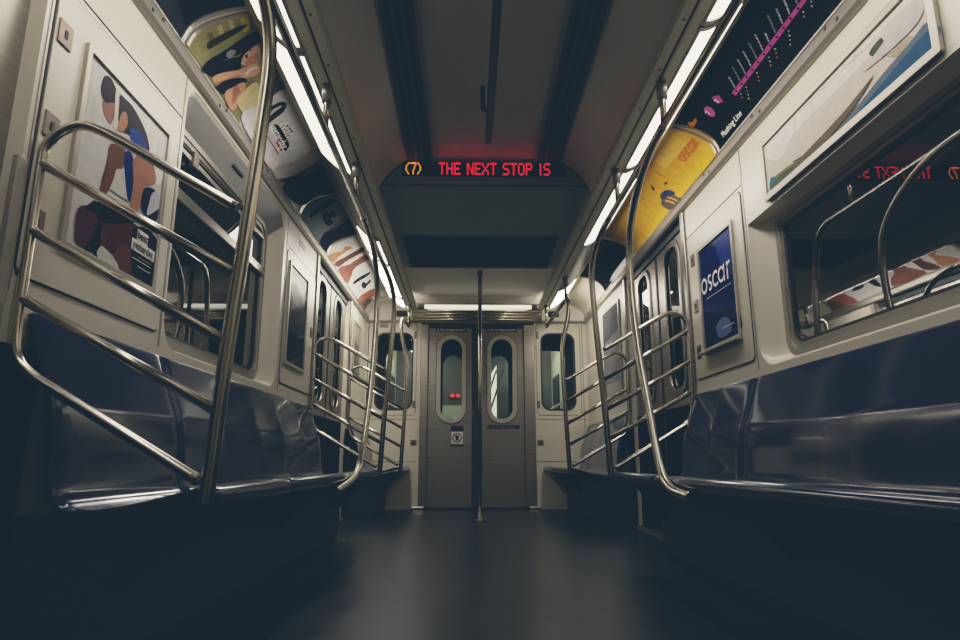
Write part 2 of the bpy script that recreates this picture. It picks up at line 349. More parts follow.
ART_COAST=[((204, 196, 184),[(2.601,1.883),(1.653,1.875),(1.572,1.859),(1.617,1.668),(2.039,1.659),(2.309,1.678),(2.62,1.736)]),
 ((218, 212, 204),[(2.601,1.883),(1.993,1.875),(1.829,1.848),(1.972,1.832),(2.355,1.833),(2.517,1.781)]),
 ((90, 98, 74),[(1.869,1.848),(1.84,1.856),(1.801,1.855),(1.792,1.808),(1.804,1.784),(1.86,1.828)]),
 ((176, 168, 150),[(1.793,1.804),(1.735,1.816),(1.658,1.75),(1.674,1.728),(1.75,1.747),(1.792,1.78)]),
 ((118, 104, 84),[(2.42,1.722),(2.163,1.686),(1.998,1.712),(1.809,1.698),(1.76,1.701),(1.946,1.682),(2.069,1.665),(2.244,1.635)]),
 ((70, 104, 128),[(2.039,1.659),(1.999,1.704),(1.833,1.705),(1.734,1.71),(1.608,1.714),(1.617,1.668),(1.791,1.669)]),
 ((40, 96, 138),[(1.736,1.703),(1.61,1.703),(1.617,1.668),(1.766,1.671)]),
 ((126, 132, 92),[(2.598,1.726),(2.401,1.712),(2.269,1.689),(2.242,1.644),(2.391,1.663),(2.588,1.662)]),
 ((52, 122, 128),[(2.596,1.736),(2.512,1.697),(2.458,1.69),(2.443,1.66),(2.598,1.667)])]
# ------------------------------------------------------------------ setting: floor, walls, ceiling
mb = MB(); mb.box(-1.30, 1.30, YB, 7.6, -0.06, 0.0, M_FLOOR); struct(mb.build('floor'))
DL = (4.68, 6.06); DR = (3.78, 5.24); DLN = (0.10, 1.525)
HW = 2.06; DH = 2.035
def molded_opening(mb, s, outer, inner, d, material):
    k = len(outer); rings = []
    for e, w in ((0, 0.0), (0.012, 0.06), (0.03, 0.25), (0.07, 0.75), (d, 1.0)):
        rings.append([(s * (WX + e), a[0] + (b[0] - a[0]) * w, a[1] + (b[1] - a[1]) * w) for a, b in zip(outer, inner)])
    mb.loft(rings, material, True, True)
WL_O = rrect(2.36, 3.79, 0.93, 2.022, (0.10, 0.10, 0.12, 0.12)); WL_I = rrect(2.44, 3.69, 0.965, 1.90, (0.08, 0.08, 0.09, 0.09))
WR_O = rrect(0.92, 2.885, 0.93, 1.625, (0.008, 0.008, 0.10, 0.13)); WR_I = rrect(1.02, 2.77, 0.965, 1.61, (0.006, 0.006, 0.08, 0.08))
def side_wall(s, name, pieces, doors, outer, inner, wd):
    mb = MB()
    for y0, y1 in pieces:
        h = [outer] if y0 < wd < y1 else []
        sheet(mb, [(y0, 0), (y1, 0), (y1, HW), (y0, HW)], h, lambda a, b: (s * WX, a, b), M_WALL)
    for y0, y1 in doors:
        sheet(mb, [(y0, DH), (y1, DH), (y1, HW), (y0, HW)], [], lambda a, b: (s * WX, a, b), M_WALL)
        mb.face([(s * WX, y0, DH), (s * WX, y1, DH), (s * (WX + .06), y1, DH), (s * (WX + .06), y0, DH)], M_DARK)
        for y in (y0, y1):
            mb.face([(s * WX, y, 0), (s * WX, y, DH), (s * (WX + .06), y, DH), (s * (WX + .06), y, 0)], M_PANEL)
    molded_opening(mb, s, outer, inner, 0.085, M_WALL)
    struct(mb.build(name))
side_wall(-1, 'wall_left', ((YB, DLN[0]), (DLN[1], DL[0]), (DL[1], YE)), (DLN, DL), WL_O, WL_I, 3.0)
side_wall(1, 'wall_right', ((YB, DR[0]), (DR[1], YE)), (DR,), WR_O, WR_I, 2.0)

# end wall with the double door opening and two windows
def end_map(y): return lambda a, b: (a, y, b)
EW_L = rrect(-1.13, -0.715, 1.06, 1.925, 0.10); EW_R = rrect(0.722, 1.105, 1.06, 1.925, 0.10)
mb = MB()
DX0, DX1, DZ = -0.63, 0.65, 2.04
sheet(mb, [(-1.26, 0), (DX0, 0), (DX0, DZ), (DX1, DZ), (DX1, 0), (1.26, 0), (1.26, 2.5), (-1.26, 2.5)], [EW_L, EW_R], end_map(YE), M_WALL)
for h in (EW_L, EW_R):
    mb.loft([[(a, YE, b) for a, b in h], [(a, YE + .05, b) for a, b in h]], M_WALL, True, True)
for x in (DX0, DX1): mb.face([(x, YE, 0), (x, YE + .09, 0), (x, YE + .09, DZ), (x, YE, DZ)], M_STEELD)
mb.face([(DX0, YE, DZ), (DX1, YE, DZ), (DX1, YE + .09, DZ), (DX0, YE + .09, DZ)], M_DARK)
# panel seams and mouldings
for s, h in ((-1, EW_L), (1, EW_R)):
    x0, x1 = (-1.225, -0.672) if s < 0 else (0.668, 1.168)
    o = rrect(x0, x1, 1.0, 2.045, 0.05); i = rrect(x0 + .005, x1 - .005, 1.005, 2.04, 0.046)
    ring(mb, o, i, end_map(YE), end_map(YE - .003), M_SEAM)
    mb.box(min(s * .66, s * 1.24), max(s * .66, s * 1.24), YE - .002, YE, .955, .96, M_SEAM)
    mb.box(min(s * .66, s * 1.24), max(s * .66, s * 1.24), YE - .002, YE, .50, .505, M_SEAM)
    xs = s * 1.19 if s > 0 else -1.22
    mb.box(xs, xs + .005, YE - .002, YE, .50, 2.05, M_SEAM)
struct(mb.build('wall_end'))

# ceiling: vaulted front bay with grooves, lower rear bay
def vault(): 
    half = [(0.70, 2.20), (0.685, 2.25), (0.655, 2.305), (0.61, 2.36), (0.555, 2.41), (0.50, 2.45), (0.47, 2.46)]
    return half
VP_ = [(x, z) for x, z in vault()] + [(-x, z) for x, z in reversed(vault())]
VPS = [(p.x, p.y) for p in spline([(x, z, 0) for x, z in vault()], 4)]
VPS = VPS + [(-x, z) for x, z in reversed(VPS)]
mb = MB()
mb.loft([[(x, YB, z) for x, z in VPS], [(x, YR, z) for x, z in VPS]], M_CEIL, False, True)
struct(mb.build('ceiling'))
mb = MB()
mb.box(-0.72, 0.72, YR + .012, 4.84, ZL, ZL + .02, M_CEIL2)
mb.box(-0.72, 0.72, 5.72, 6.74, ZL, ZL + .02, M_CEIL)
mb.box(-0.72, -0.64, 4.84, 5.72, ZL, ZL + .02, M_CEIL2); mb.box(0.64, 0.72, 4.84, 5.72, ZL, ZL + .02, M_CEIL2)
mb.box(-1.26, 1.26, YR, YE + .02, 2.52, 2.54, M_DARK); mb.box(-1.26, 1.26, YB, YR, 2.52, 2.54, M_DARK)
struct(mb.build('ceiling'))
mb = MB()
mb.face([(x, YR, z) for x, z in VPS if z > ZL + .002] + [(-0.69, YR, ZL), (0.69, YR, ZL)], M_CEIL2)
mb.face([(-.69, YR, ZL), (.69, YR, ZL), (.69, YR + .02, ZL), (-.69, YR + .02, ZL)], M_CEIL2)
mb.box(-.68, .68, YR - .004, YR, ZL, ZL + .006, M_RUBBER)
struct(mb.build('trim_1'))
mb = MB(); pts = [(x, z) for x, z in VPS if abs(x) > .47]
for s in (-1, 1):
    side = sorted([(abs(x), z) for x, z in VPS if x * s > 0 and abs(x) >= .50])
    mb.loft([[(s * (x + .004), YR - .006, z - .003) for x, z in side], [(s * (x - .004), YR - .006, z - .009) for x, z in side]], M_RUBBER, False)
struct(mb.build('trim_2'))

# groove strips along the vault
for s in (-1, 1):
    t = thing('ceiling_vent', 'long dark slotted air strip along the %s of the vaulted ceiling' % ('left' if s < 0 else 'right'), 'vent', (s * .42, 2.0, 2.455), 'slotted air strips in the vaulted ceiling')
    mb = MB(); mb.box(s * .42 - .078, s * .42 + .078, -1.2, YR - .01, 2.447, 2.455, M_VENT); mb.build('backing', t)
    for k in range(4):
        x = s * .42 + (k - 1.5) * .044
        mb = MB(); mb.box(x - .014, x + .014, -1.2, YR - .012, 2.436, 2.449, M_SLAT); mb.build('slat', t, bevel=.003)
    for e in (-1, 1):
        x = s * .42 + e * .082
        mb = MB(); mb.box(x - .005, x + .005, -1.2, YR - .012, 2.437, 2.457, M_CEIL2); mb.build('edge_strip', t)
# air return grille in the lower ceiling
t = thing('ceiling_vent', 'wide dark recessed air grille in the low ceiling behind the red LED sign', 'vent', (0, 5.28, ZL))
mb = MB(); mb.box(-.64, .64, 4.84, 5.72, ZL + .03, ZL + .04, M_VENT); mb.build('backing', t)
for k in range(22):
    y = 4.87 + k * .039
    mb = MB(); mb.box(-.635, .635, y, y + .012, ZL + .004, ZL + .03, M_VENT); mb.build('louvre', t)
mb = MB()
o = rrect(-.65, .65, 4.83, 5.73, .02, 3); i = rrect(-.63, .63, 4.85, 5.71, .015, 3)
ring(mb, o, i, lambda a, b: (a, b, ZL + .03), lambda a, b: (a, b, ZL - .004), M_CEIL2); mb.build('frame', t)

# side mouldings: rail over the windows, cove behind the advertisements, lamp flange
n = 3
for s, nm in ((-1, 'left'), (1, 'right')):
    mb = MB()
    prof = [(1.246, 2.032), (1.224, 2.034), (1.212, 2.046), (1.213, 2.088), (1.221, 2.106), (1.246, 2.108)]
    mb.extrude_y([(s * x, z) for x, z in prof], YB, YE, M_ALU)
    y = -.5
    while y < 7:
        if not any(d[0] < y < d[1] for d in ((DL, DLN) if s < 0 else (DR,))):
            mb.box(s * 1.211 - .002, s * 1.211 + .002, y - .006, y + .006, 2.055, 2.067, M_SEAM)
            mb.box(s * 1.211 - .002, s * 1.211 + .002, y + .07, y + .082, 2.073, 2.085, M_SEAM)
        y += .62
    struct(mb.build('trim_%d' % n)); n += 1
    mb = MB(); f = cove_map(s)
    mb.loft([[f(yy, t_) for t_ in _acc] for yy in (YB, YE)], M_WALL, False, True)
    struct(mb.build('trim_%d' % n)); n += 1
    mb = MB()
    flange = [(.738, 2.078), (.736, 2.066), (.70, 2.064), (.692, 2.066), (.690, 2.074), (.684, 2.074), (.682, 2.066), (.645, 2.068), (.634, 2.074), (.636, 2.10), (.66, 2.16), (.695, 2.22), (.71, 2.30), (.74, 2.30)]
    mb.extrude_y([(s * x, z) for x, z in flange], YB, 6.55, M_FLANGE)
    mb.box(s * .687 - .004, s * .687 + .004, YB, 6.55, 2.0665, 2.073, M_SEAM)
    y = -.4
    while y < 6.5:
        mb.box(s * .668 - .004, s * .668 + .004, y - .004, y + .004, 2.0635, 2.067, M_SEAM); y += .3
    struct(mb.build('trim_%d' % n)); n += 1

# ribbed panel that bends from the low ceiling down to the end door
mb = MB()
P0 = Vector((0, 6.74, ZL)); P1 = Vector((0, 7.10, 2.05)); D = (P1 - P0)
nrm = Vector((0, -D.z, D.y)).normalized() * -1
if nrm.z > 0: nrm = -nrm
def sl(k, o): p = P0 + D * k + nrm * o; return (p.y, p.z)
mb.extrude_x([sl(0, 0), sl(.30, .0), sl(.30, -.02), sl(0, -.02)], -.735, .735, M_CEIL)
def rib(k0, k1, h, m):
    pr = [sl(k0 + (k1 - k0) * (0.5 - 0.5 * math.cos(PI * j / 8)), h * math.sin(PI * j / 8)) for j in range(9)]
    mb.extrude_x(pr + [sl(k1, -.02), sl(k0, -.02)], -.725, .73, m, smooth=True)
rib(.30, .345, .010, M_ALU)
for k in (.52, .63, .74, .85): rib(k, k + .075, .018, M_TUBE)
mb.extrude_x([sl(.965, 0), sl(1.02, .012), sl(1.03, -.02), sl(.965, -.02)], -.735, .735, M_ALU)
struct(mb.build('trim_%d' % n)); n += 1
t = thing('light_fixture', 'slim cross lamp strip set in the ribbed panel above the end double door', 'light', (0, 6.9, 2.18))
pr = [sl(.37 + .12 * (0.5 - 0.5 * math.cos(PI * j / 8)), .018 * math.sin(PI * j / 8)) for j in range(9)]
mb = MB(); mb.extrude_x(pr + [sl(.49, -.02), sl(.37, -.02)], -.58, .60, emit('cross_lamp', (238, 236, 222), 1.6), smooth=True); mb.build('diffuser', t)
for a, b in ((-.725, -.58), (.60, .73)):
    mb = MB(); mb.extrude_x(pr + [sl(.49, -.02), sl(.37, -.02)], a, b, M_STEELD, smooth=True); mb.build('end_cap', t)
# blind panels closing the coves at the end wall
for s in (-1, 1):
    mb = MB()
    mb.box(min(s * .735, s * 1.24), max(s * .735, s * 1.24), 7.06, 7.075, 2.06, 2.45, M_WHITE)
    mb.box(min(s * .735, s * 1.24), max(s * .735, s * 1.24), 7.06, YE, 2.05, 2.065, M_ALU)
    mb.box(min(s * .78, s * .93), max(s * .78, s * .93), 7.055, 7.06, 2.10, 2.17, M_VENT)
    mb.box(min(s * 1.0, s * 1.1), max(s * 1.0, s * 1.1), 7.112, 7.12, 1.985, 2.03, M_BRASS) if s < 0 else None
    struct(mb.build('trim_%d' % n)); n += 1

# ------------------------------------------------------------------ windows
def side_window(s, num, inner, label, bar):
    r = root('window_%d' % num, label, 'window', (s * 1.33, (inner[0][0] + inner[20][0]) / 2, .96))
    def g(x): return lambda a, b: (s * x, a, b)
    cy = sum(p[0] for p in inner) / len(inner); cz = sum(p[1] for p in inner) / len(inner)
    y0, y1 = min(p[0] for p in inner), max(p[0] for p in inner); z0, z1 = min(p[1] for p in inner), max(p[1] for p in inner)
    def inset(d):
        return [(cy + (p[0] - cy) * (1 - 2 * d / (y1 - y0)), cz + (p[1] - cz) * (1 - 2 * d / (z1 - z0))) for p in inner]
    mb = MB(); ring(mb, inset(-.012), inset(.022), g(1.345), g(1.318), M_ALU); ring(mb, inset(.022), inset(.045), g(1.345), g(1.324), M_STEEL); mb.build('window_frame', r)
    mb = MB(); ring(mb, inset(.045), inset(.058), g(1.345), g(1.328), M_RUBBER); mb.build('gasket', r)
    mb = MB(); sheet(mb, inset(.05), [], g(1.338), M_GLASS); mb.build('pane', r)
    return r
w1 = side_window(-1, 1, WL_I, 'long dark window with a steel crossbar above the left seat bench', True)
mb = MB(); mb.box(-1.335, -1.312, 2.47, 3.66, 1.585, 1.635, M_STEEL); mb.build('crossbar', w1, bevel=.006)
mb = MB(); mb.box(-1.332, -1.318, 2.50, 3.64, 1.80, 1.82, M_ALU); mb.build('hopper_rail', w1)
for y in (2.62, 3.4):
    mb = MB(); mb.box(-1.335, -1.305, y, y + .05, 1.775, 1.85, M_BRASS); mb.build('latch', w1, bevel=.006)
mb = MB(); mb.box(-1.29, -1.275, 2.98, 3.12, 1.955, 1.985, M_DARK); mb.build('vent_label', w1)
hd = MB()
for a in (0,):
    R_ = [[(-(WX + .004 + .080 * w_), o_[0] + (i_[0] - o_[0]) * w_, o_[1] + (i_[1] - o_[1]) * w_ - .004) for o_, i_ in list(zip(WL_O, WL_I))[1:13]] for w_ in (.10, .5, .97)]
    hd.loft(R_, M_HOOD, False, True)
hd.build('hood_panel', w1)
mb = MB(); mb.box(-1.300, -1.243, 1.521, 1.5245, 0.0, .84, M_SHADE_PANEL); JAMB_SHADE = mb  # dark strip painting shade onto the lower jamb face
w2 = side_window(1, 2, WR_I, 'long dark window above the right seat bench, lit advertisement over it', False)
def end_window(num, h, label):
    r = root('window_%d' % num, label, 'window', (h[0][0], YE, 1.06))
    x0, x1 = min(p[0] for p in h), max(p[0] for p in h); z0, z1 = min(p[1] for p in h), max(p[1] for p in h)
    o = rrect(x0 - .004, x1 + .004, z0 - .004, z1 + .004, .10); i = rrect(x0 + .014, x1 - .014, z0 + .014, z1 - .014, .09)
    mb = MB(); ring(mb, o, i, end_map(YE + .04), end_map(YE - .006), M_RUBBER); mb.build('gasket', r)
    mb = MB(); sheet(mb, i, [], end_map(YE + .02), M_CLEAR); mb.build('pane', r)
end_window(3, EW_L, 'rounded end window left of the steel double door')
end_window(4, EW_R, 'rounded end window right of the steel double door')

# ------------------------------------------------------------------ doors
def oval(cx, cz, hw, hh, r, n=8): return rrect(cx - hw, cx + hw, cz - hh, cz + hh, r, n)
d3 = root('door_3', 'brushed steel double door in the end wall with two tall oval windows', 'door', (0.01, 7.16, 0))
YD = 7.15
def end_leaf(x0, x1, cx):
    leaf = MB(); hole = oval(cx, 1.41, .122, .452, .121)
    sheet(leaf, [(x0, .02), (x1, .02), (x1, 1.985), (x0, 1.985)], [hole], end_map(YD), M_STEELD)
    leaf.face([(x0, YD, .02), (x0, YD, 1.985), (x0, YD + .03, 1.985), (x0, YD + .03, .02)], M_STEELD)
    leaf.face([(x1, YD, .02), (x1, YD, 1.985), (x1, YD + .03, 1.985), (x1, YD + .03, .02)], M_STEELD)
    lf = leaf.build('door_leaf', d3)
    mb = MB(); ring(mb, oval(cx, 1.41, .166, .497, .165), oval(cx, 1.41, .118, .448, .117), end_map(YD), end_map(YD - .018), M_RINGW); 
    mb.build('window_frame', lf, bevel=.004)
    mb = MB(); ring(mb, oval(cx, 1.41, .172, .503, .171), oval(cx, 1.41, .164, .495, .163), end_map(YD), end_map(YD - .006), M_SEAM); mb.build('gasket', lf)
    mb = MB(); sheet(mb, oval(cx, 1.41, .12, .45, .119), [], end_map(YD + .01), M_CLEAR); mb.build('pane', lf)
    return lf
la = end_leaf(-.545, -.055, -.285); lb = end_leaf(.048, .53, .282)
mb = MB(); mb.box(-.055, .048, YD + .005, YD + .03, .02, 2.0, M_RUBBER); mb.build('rubber_edge', d3)
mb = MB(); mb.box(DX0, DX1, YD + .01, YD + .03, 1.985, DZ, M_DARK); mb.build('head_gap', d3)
for x0, x1 in ((DX0, -.545), (.53, DX1)):
    mb = MB(); mb.box(x0, x1, YE - .012, YD + .03, .03, 2.02, M_STEELD); mb.build('jamb_post', d3, bevel=.006)
mb = MB(); mb.box(-.045, -.025, YD - .025, YD, .93, 1.10, M_RUBBER); mb.box(-.04, -.03, YD - .03, YD - .025, .96, 1.07, M_STEEL); mb.build('door_handle', d3, bevel=.004)
for x0, x1 in ((-.70, -.56), (.555, .69)):
    mb = MB(); mb.box(x0, x1, YE - .05, YE - .012, .0, .035, M_TUBE); mb.build('door_stop', d3, bevel=.008)

def side_door(s, num, y0, y1, label, posts=True):
    X = 1.285
    r = root('door_%d' % num, label, 'door', (s * X, (y0 + y1) / 2, 0)); yc = (y0 + y1) / 2
    def g(x): return lambda a, b: (s * x, a, b)
    for a, b in ((y0 + .0, yc - .008), (yc + .008, y1)):
        cy = (a + b) / 2 + (.02 if a < yc - .1 else -.02) 
        hole = oval(cy, 1.455, .145, .48, .10)
        lf = MB(); sheet(lf, [(a, .02), (b, .02), (b, DH), (a, DH)], [hole], g(X), M_STEELD)
        for yy in (a, b): lf.face([(s * X, yy, .02), (s * X, yy, DH), (s * (X + .03), yy, DH), (s * (X + .03), yy, .02)], M_STEELD)
        lf = lf.build('door_leaf', r)
        mb = MB(); ring(mb, oval(cy, 1.455, .185, .52, .13), oval(cy, 1.455, .142, .477, .097), g(X), g(X - .012), M_STEEL); mb.build('window_frame', lf, bevel=.004)
        mb = MB(); sheet(mb, oval(cy, 1.455, .144, .479, .099), [], g(X + .01), M_GLASS); mb.build('pane', lf)
    kp = MB(); kp.box(min(s * (X - .004), s * (X - .001)), max(s * (X - .004), s * (X - .001)), y0 + .002, y1 - .002, .02, .86, M_SHADE_PANEL); kp.build('lower_shade', r)  # dark sheet: shade on the lower door leaves put in as colour
    kp = MB(); kp.box(min(s * (X - .016), s * (X - .001)), max(s * (X - .016), s * (X - .001)), y0 + .002, y1 - .002, 1.982, 2.034, M_DARK); kp.build('head_shade', r)  # dark strip painting the shade at the door head onto the leaves
    mb = MB(); mb.box(min(s * (X - .006), s * (X + .02)), max(s * (X - .006), s * (X + .02)), yc - .012, yc + .012, .02, DH, M_RUBBER); mb.build('rubber_edge', r)
    for yy, e in ((y0, -1), (y1, 1)) if posts else ():
        mb = MB(); a, b = sorted((yy, yy + e * .055)); mb.box(min(s * 1.225, s * 1.25), max(s * 1.225, s * 1.25), a, b, .9, 2.034, M_STEEL); mb.build('jamb_post', r, bevel=.006)
    mb = MB(); mb.box(min(s * 1.17, s * 1.30), max(s * 1.17, s * 1.30), y0 + .06, y1 - .02, 0, .022, M_STEEL); mb.build('threshold', r, bevel=.004)
    return r
dl = side_door(-1, 1, DL[0], DL[1], 'steel sliding side door with two tall windows on the left wall')
dr = side_door(1, 2, DR[0], DR[1], 'steel sliding side door with two tall windows on the right wall')
dn = side_door(-1, 4, DLN[0], DLN[1], 'edge of the near steel side door at the left margin', False)
mb = MB(); mb.box(-1.246, -1.228, 1.500, 1.532, .80, 1.27, M_ALU); mb.build('edge_guard', dn, bevel=.003)
JAMB_SHADE.build('lower_shade', dn)
# ------------------------------------------------------------------ lamps in the ceiling corners
LAMP = [(.738, 2.074), (.775, 2.076), (.82, 2.099), (.865, 2.137), (.91, 2.182), (.945, 2.224), (.968, 2.258)]
LAMPS = [(p.x, p.y) for p in spline([(x, z, 0) for x, z in LAMP], 3)]
def lamp(s, y0, y1, lit, label):
    t = thing('light_fixture', label, 'light', (s * .85, (y0 + y1) / 2, 2.16), 'fluorescent corner lights')
    mb = MB(); mb.loft([[(s * x, y, z) for x, z in LAMPS] for y in (y0 + .022, y1 - .022)], lit, False, True); mb.build('diffuser', t)
    fr = MB()
    for a, b in ((y0, y0 + .024), (y1 - .024, y1)):
        o = [(x - .006, z - .010) for x, z in LAMPS]; i = [(x + .012, z + .012) for x, z in LAMPS]
        fr.loft([[(s * x, a, z) for x, z in o], [(s * x, b, z) for x, z in o], [(s * x, b, z + .012) for x, z in o], [(s * x, a, z + .012) for x, z in o]], M_ALU, False, True)
        fr.face([(s * x, a, z) for x, z in o] + [(s * x, a, z) for x, z in reversed(i)], M_ALU)
        fr.face([(s * x, b, z) for x, z in o] + [(s * x, b, z) for x, z in reversed(i)], M_ALU)
    fr.extrude_y([(s * x, z) for x, z in ((.726, 2.066), (.752, 2.066), (.757, 2.078), (.73, 2.08))], y0, y1, M_ALU)
    fr.extrude_y([(s * x, z) for x, z in ((.912, 2.176), (.940, 2.202), (.972, 2.244), (.978, 2.262), (.93, 2.215))], y0, y1, M_ALU)
    yy = y0 + .15
    while yy < y1 - .1:
        fr.box(s * .742 - .004, s * .742 + .004, yy - .004, yy + .004, 2.063, 2.0665, M_SEAM); yy += .28
    fr.build('frame', t)
lamp(1, -.45, .80, M_LIT, 'lit corner light on the right side, nearest of the row and almost out of view')
lamp(1, .82, 2.03, M_LIT, 'lit corner light above the black route map on the right')
lamp(1, 2.04, 3.22, M_LIT, 'lit corner light above the seam between route map and yellow poster')
lamp(1, 3.24, 4.50, M_LIT, 'lit corner light above the far half of the yellow poster')
lamp(1, 4.52, 5.74, M_UNLIT, 'unlit grey corner light above the dark poster on the right')
lamp(1, 5.77, 6.50, M_LITE, 'short lit corner light nearest the end wall on the right')
lamp(-1, -.15, 1.05, M_LIT, 'lit corner light on the left side, nearest of the row and almost out of view')
lamp(-1, 1.07, 2.21, M_LIT, 'lit corner light above the poster of the shouting woman on the left')
lamp(-1, 2.22, 3.32, M_LIT, 'lit corner light above the white wristband poster on the left')
lamp(-1, 3.34, 4.38, M_UNLIT, 'unlit grey corner light above the shaded grey poster on the left')
lamp(-1, 4.40, 5.00, M_LIT, 'short lit corner light beyond the unlit one on the left')
lamp(-1, 5.02, 6.10, M_LITE, 'lit corner light over the last poster on the left')
lamp(-1, 6.12, 6.50, M_LITE, 'stub of lit corner light nearest the end wall on the left')

# ------------------------------------------------------------------ LED sign
M_LED = emit('red_led', (255, 26, 58), 0.78); M_LEDO = emit('amber_led', (255, 150, 62), 0.85)
t = thing('led_sign', 'black LED sign with red text THE NEXT STOP IS on the ceiling riser', 'sign', (0, YR, 2.32))
mb = MB(); mb.box(-.535, .54, YR - .012, YR - .002, 2.332, 2.436, M_BLACK); mb.build('display', t, bevel=.002)
FONT = {'T': ['11111', '00100', '00100', '00100', '00100', '00100', '00100'], 'H': ['10001', '10001', '10001', '11111', '10001', '10001', '10001'],
 'E': ['11111', '10000', '10000', '11110', '10000', '10000', '11111'], 'N': ['10001', '11001', '11001', '10101', '10011', '10011', '10001'],
 'X': ['10001', '10001', '01010', '00100', '01010', '10001', '10001'], 'S': ['01111', '10000', '10000', '01110', '00001', '00001', '11110'],
 'O': ['01110', '10001', '10001', '10001', '10001', '10001', '01110'], 'P': ['11110', '10001', '10001', '11110', '10000', '10000', '10000'],
 'I': ['010', '010', '010', '010', '010', '010', '010'], ' ': ['000'] * 7, '7': ['11111', '00001', '00010', '00010', '00100', '00100', '00100'],
 '(': ['001', '010', '100', '100', '100', '010', '001'], ')': ['100', '010', '001', '001', '001', '010', '100']}
def led(txt, x0, x1, material, z0=2.342, z1=2.428):
    cols = sum(len(FONT[c][0]) + 1 for c in txt) - 1; px = (x1 - x0) / cols; pz = (z1 - z0) / 7
    mb = MB(); x = x0
    for c in txt:
        g = FONT[c]
        for rI, row in enumerate(g):
            for cI, bit in enumerate(row):
                if bit == '1':
                    a = x + cI * px; b = z1 - (rI + 1) * pz
                    mb.box(a, a + px * 1.12, YR - .0135, YR - .012, b + pz * .06, b + pz * .96, material)
        x += (len(g[0]) + 1) * px
    return mb.build('lettering', t)
led('(7)', -.515, -.415, M_LEDO); W_ = .730 / 92
for wd, c0_, n_ in (('THE', 0, 17), ('NEXT', 22, 23), ('STOP', 50, 23), ('IS', 78, 9)):
    led(wd, -.298 + c0_ * W_ * 92 / 87, -.298 + (c0_ + n_) * W_ * 92 / 87, M_LED)

# ------------------------------------------------------------------ hinged wall panels, latches
def access_panel(s, y0, y1, label, latch_y, rows=(1.13, 1.40, 1.68)):
    z0, z1 = .972, 1.825
    t = thing('access_panel', label, 'panel', (s * WX, (y0 + y1) / 2, z0))
    X = WX
    def g(x): return lambda a, b: (s * x, a, b)
    mb = MB(); o = rrect(y0, y1, z0, z1, .03); i = rrect(y0 + .006, y1 - .006, z0 + .006, z1 - .006, .026)
    mb.loft([[g(X)(*p) for p in i], [g(X - .006)(*p) for p in i]], M_PANEL, True, False)
    sheet(mb, i, [], g(X - .006), M_PANEL); mb.build('panel_sheet', t)
    mb = MB(); ring(mb, o, i, g(X), g(X - .0025), M_SEAM); mb.build('gasket', t)
    for z in rows:
        l = MB(); l.box(min(s * (X - .011), s * (X - .006)), max(s * (X - .011), s * (X - .006)), latch_y - .03, latch_y + .03, z - .036, z + .036, M_BRASS); lo = l.build('latch', t, bevel=.003)
        l = MB(); l.box(min(s * (X - .013), s * (X - .010)), max(s * (X - .013), s * (X - .010)), latch_y - .006, latch_y + .006, z - .012, z + .012, M_SEAM); l.build('keyhole', lo)
    return t
access_panel(-1, 1.555, 2.315, 'cream hinged wall panel behind the poster of the crouching runner', 1.60)
access_panel(1, 2.925, 3.70, 'cream hinged wall panel behind the dark blue poster', 3.62)
access_panel(-1, 3.86, 4.60, 'cream hinged wall panel beside the left sliding door', 4.56, (1.42,))
# seams above the panels and thin vertical mouldings
for s, ys in ((-1, (1.545, 2.335, 3.845, 4.615)), (1, (2.905, 3.715))):
    mb = MB()
    for i, y in enumerate(ys):
        mb.box(min(s * 1.237, s * 1.241), max(s * 1.237, s * 1.241), y - .004, y + .004, .93, 2.035, M_ALU)
        mb.box(min(s * 1.2385, s * 1.241), max(s * 1.2385, s * 1.241), y + .004, y + .008, .93, 2.035, M_SEAM)
    for a, b in zip(ys[::2], ys[1::2]):
        mb.box(min(s * 1.238, s * 1.241), max(s * 1.238, s * 1.241), a, b, 1.842, 1.847, M_SEAM)
    struct(mb.build('trim_%d' % n)); n += 1

# ------------------------------------------------------------------ framed posters on the walls
def framed(name, label, s, x, y0, y1, z0, z1, base, frame_w=.022, fm=None):
    t = thing(name, label, 'poster', (s * x, (y0 + y1) / 2, z0))
    def g(xx): return lambda a, b: (s * xx, a, b)
    mb = MB(); o = rrect(y0 - frame_w, y1 + frame_w, z0 - frame_w, z1 + frame_w, .006, 2); i = rrect(y0, y1, z0, z1, .002, 2)
    ring(mb, o, i, g(x), g(x - .012), fm or M_ALU); 
    mb.build('frame', t, bevel=.002)
    mb = MB(); f = wall_map(s, x - .003)
    mb.face([f(y0, z0), f(y1, z0), f(y1, z1), f(y0, z1)], pmat(base, .14))
    return t, mb, f
# runner poster
t, mb, f = framed('advertising_poster', 'framed poster of a crouching runner in blue behind the near armrest bars', -1, 1.234, 1.715, 2.215, 1.118, 1.706, (196, 195, 188))
def clip(layers, y0, y1, z0, z1):
    return [(c, [(min(max(a, y0), y1), min(max(b, z0), z1)) for a, b in p]) for c, p in layers]
art(mb, clip(ART_RUNNER, 1.716, 2.214, 1.119, 1.705), f, gam=1.12); bx = mb
def tagbox(y0, y1, z0, z1, m): bx.face([f(y0, z0, .0075), f(y1, z0, .0075), f(y1, z1, .0075), f(y0, z1, .0075)], m)
M_PW = pmat((226, 224, 216)); M_PB = pmat((26, 26, 28))
tagbox(2.076, 2.150, 1.246, 1.287, M_PW); tagbox(2.048, 2.206, 1.207, 1.246, M_PW)
lettering(text_polys('beat', .040, bold=.0006), f, 2.112, 1.268, M_PB, off=.009).build('lettering', t)
lettering(text_polys('yesterday.', .035, bold=.0005), f, 2.127, 1.228, M_PB, off=.009).build('lettering', t)
tagbox(2.09, 2.19, 1.192, 1.195, pmat((150, 130, 70))); tagbox(2.06, 2.19, 1.180, 1.1825, M_PW); tagbox(2.10, 2.19, 1.160, 1.1625, M_PW); mb.build('print', t)

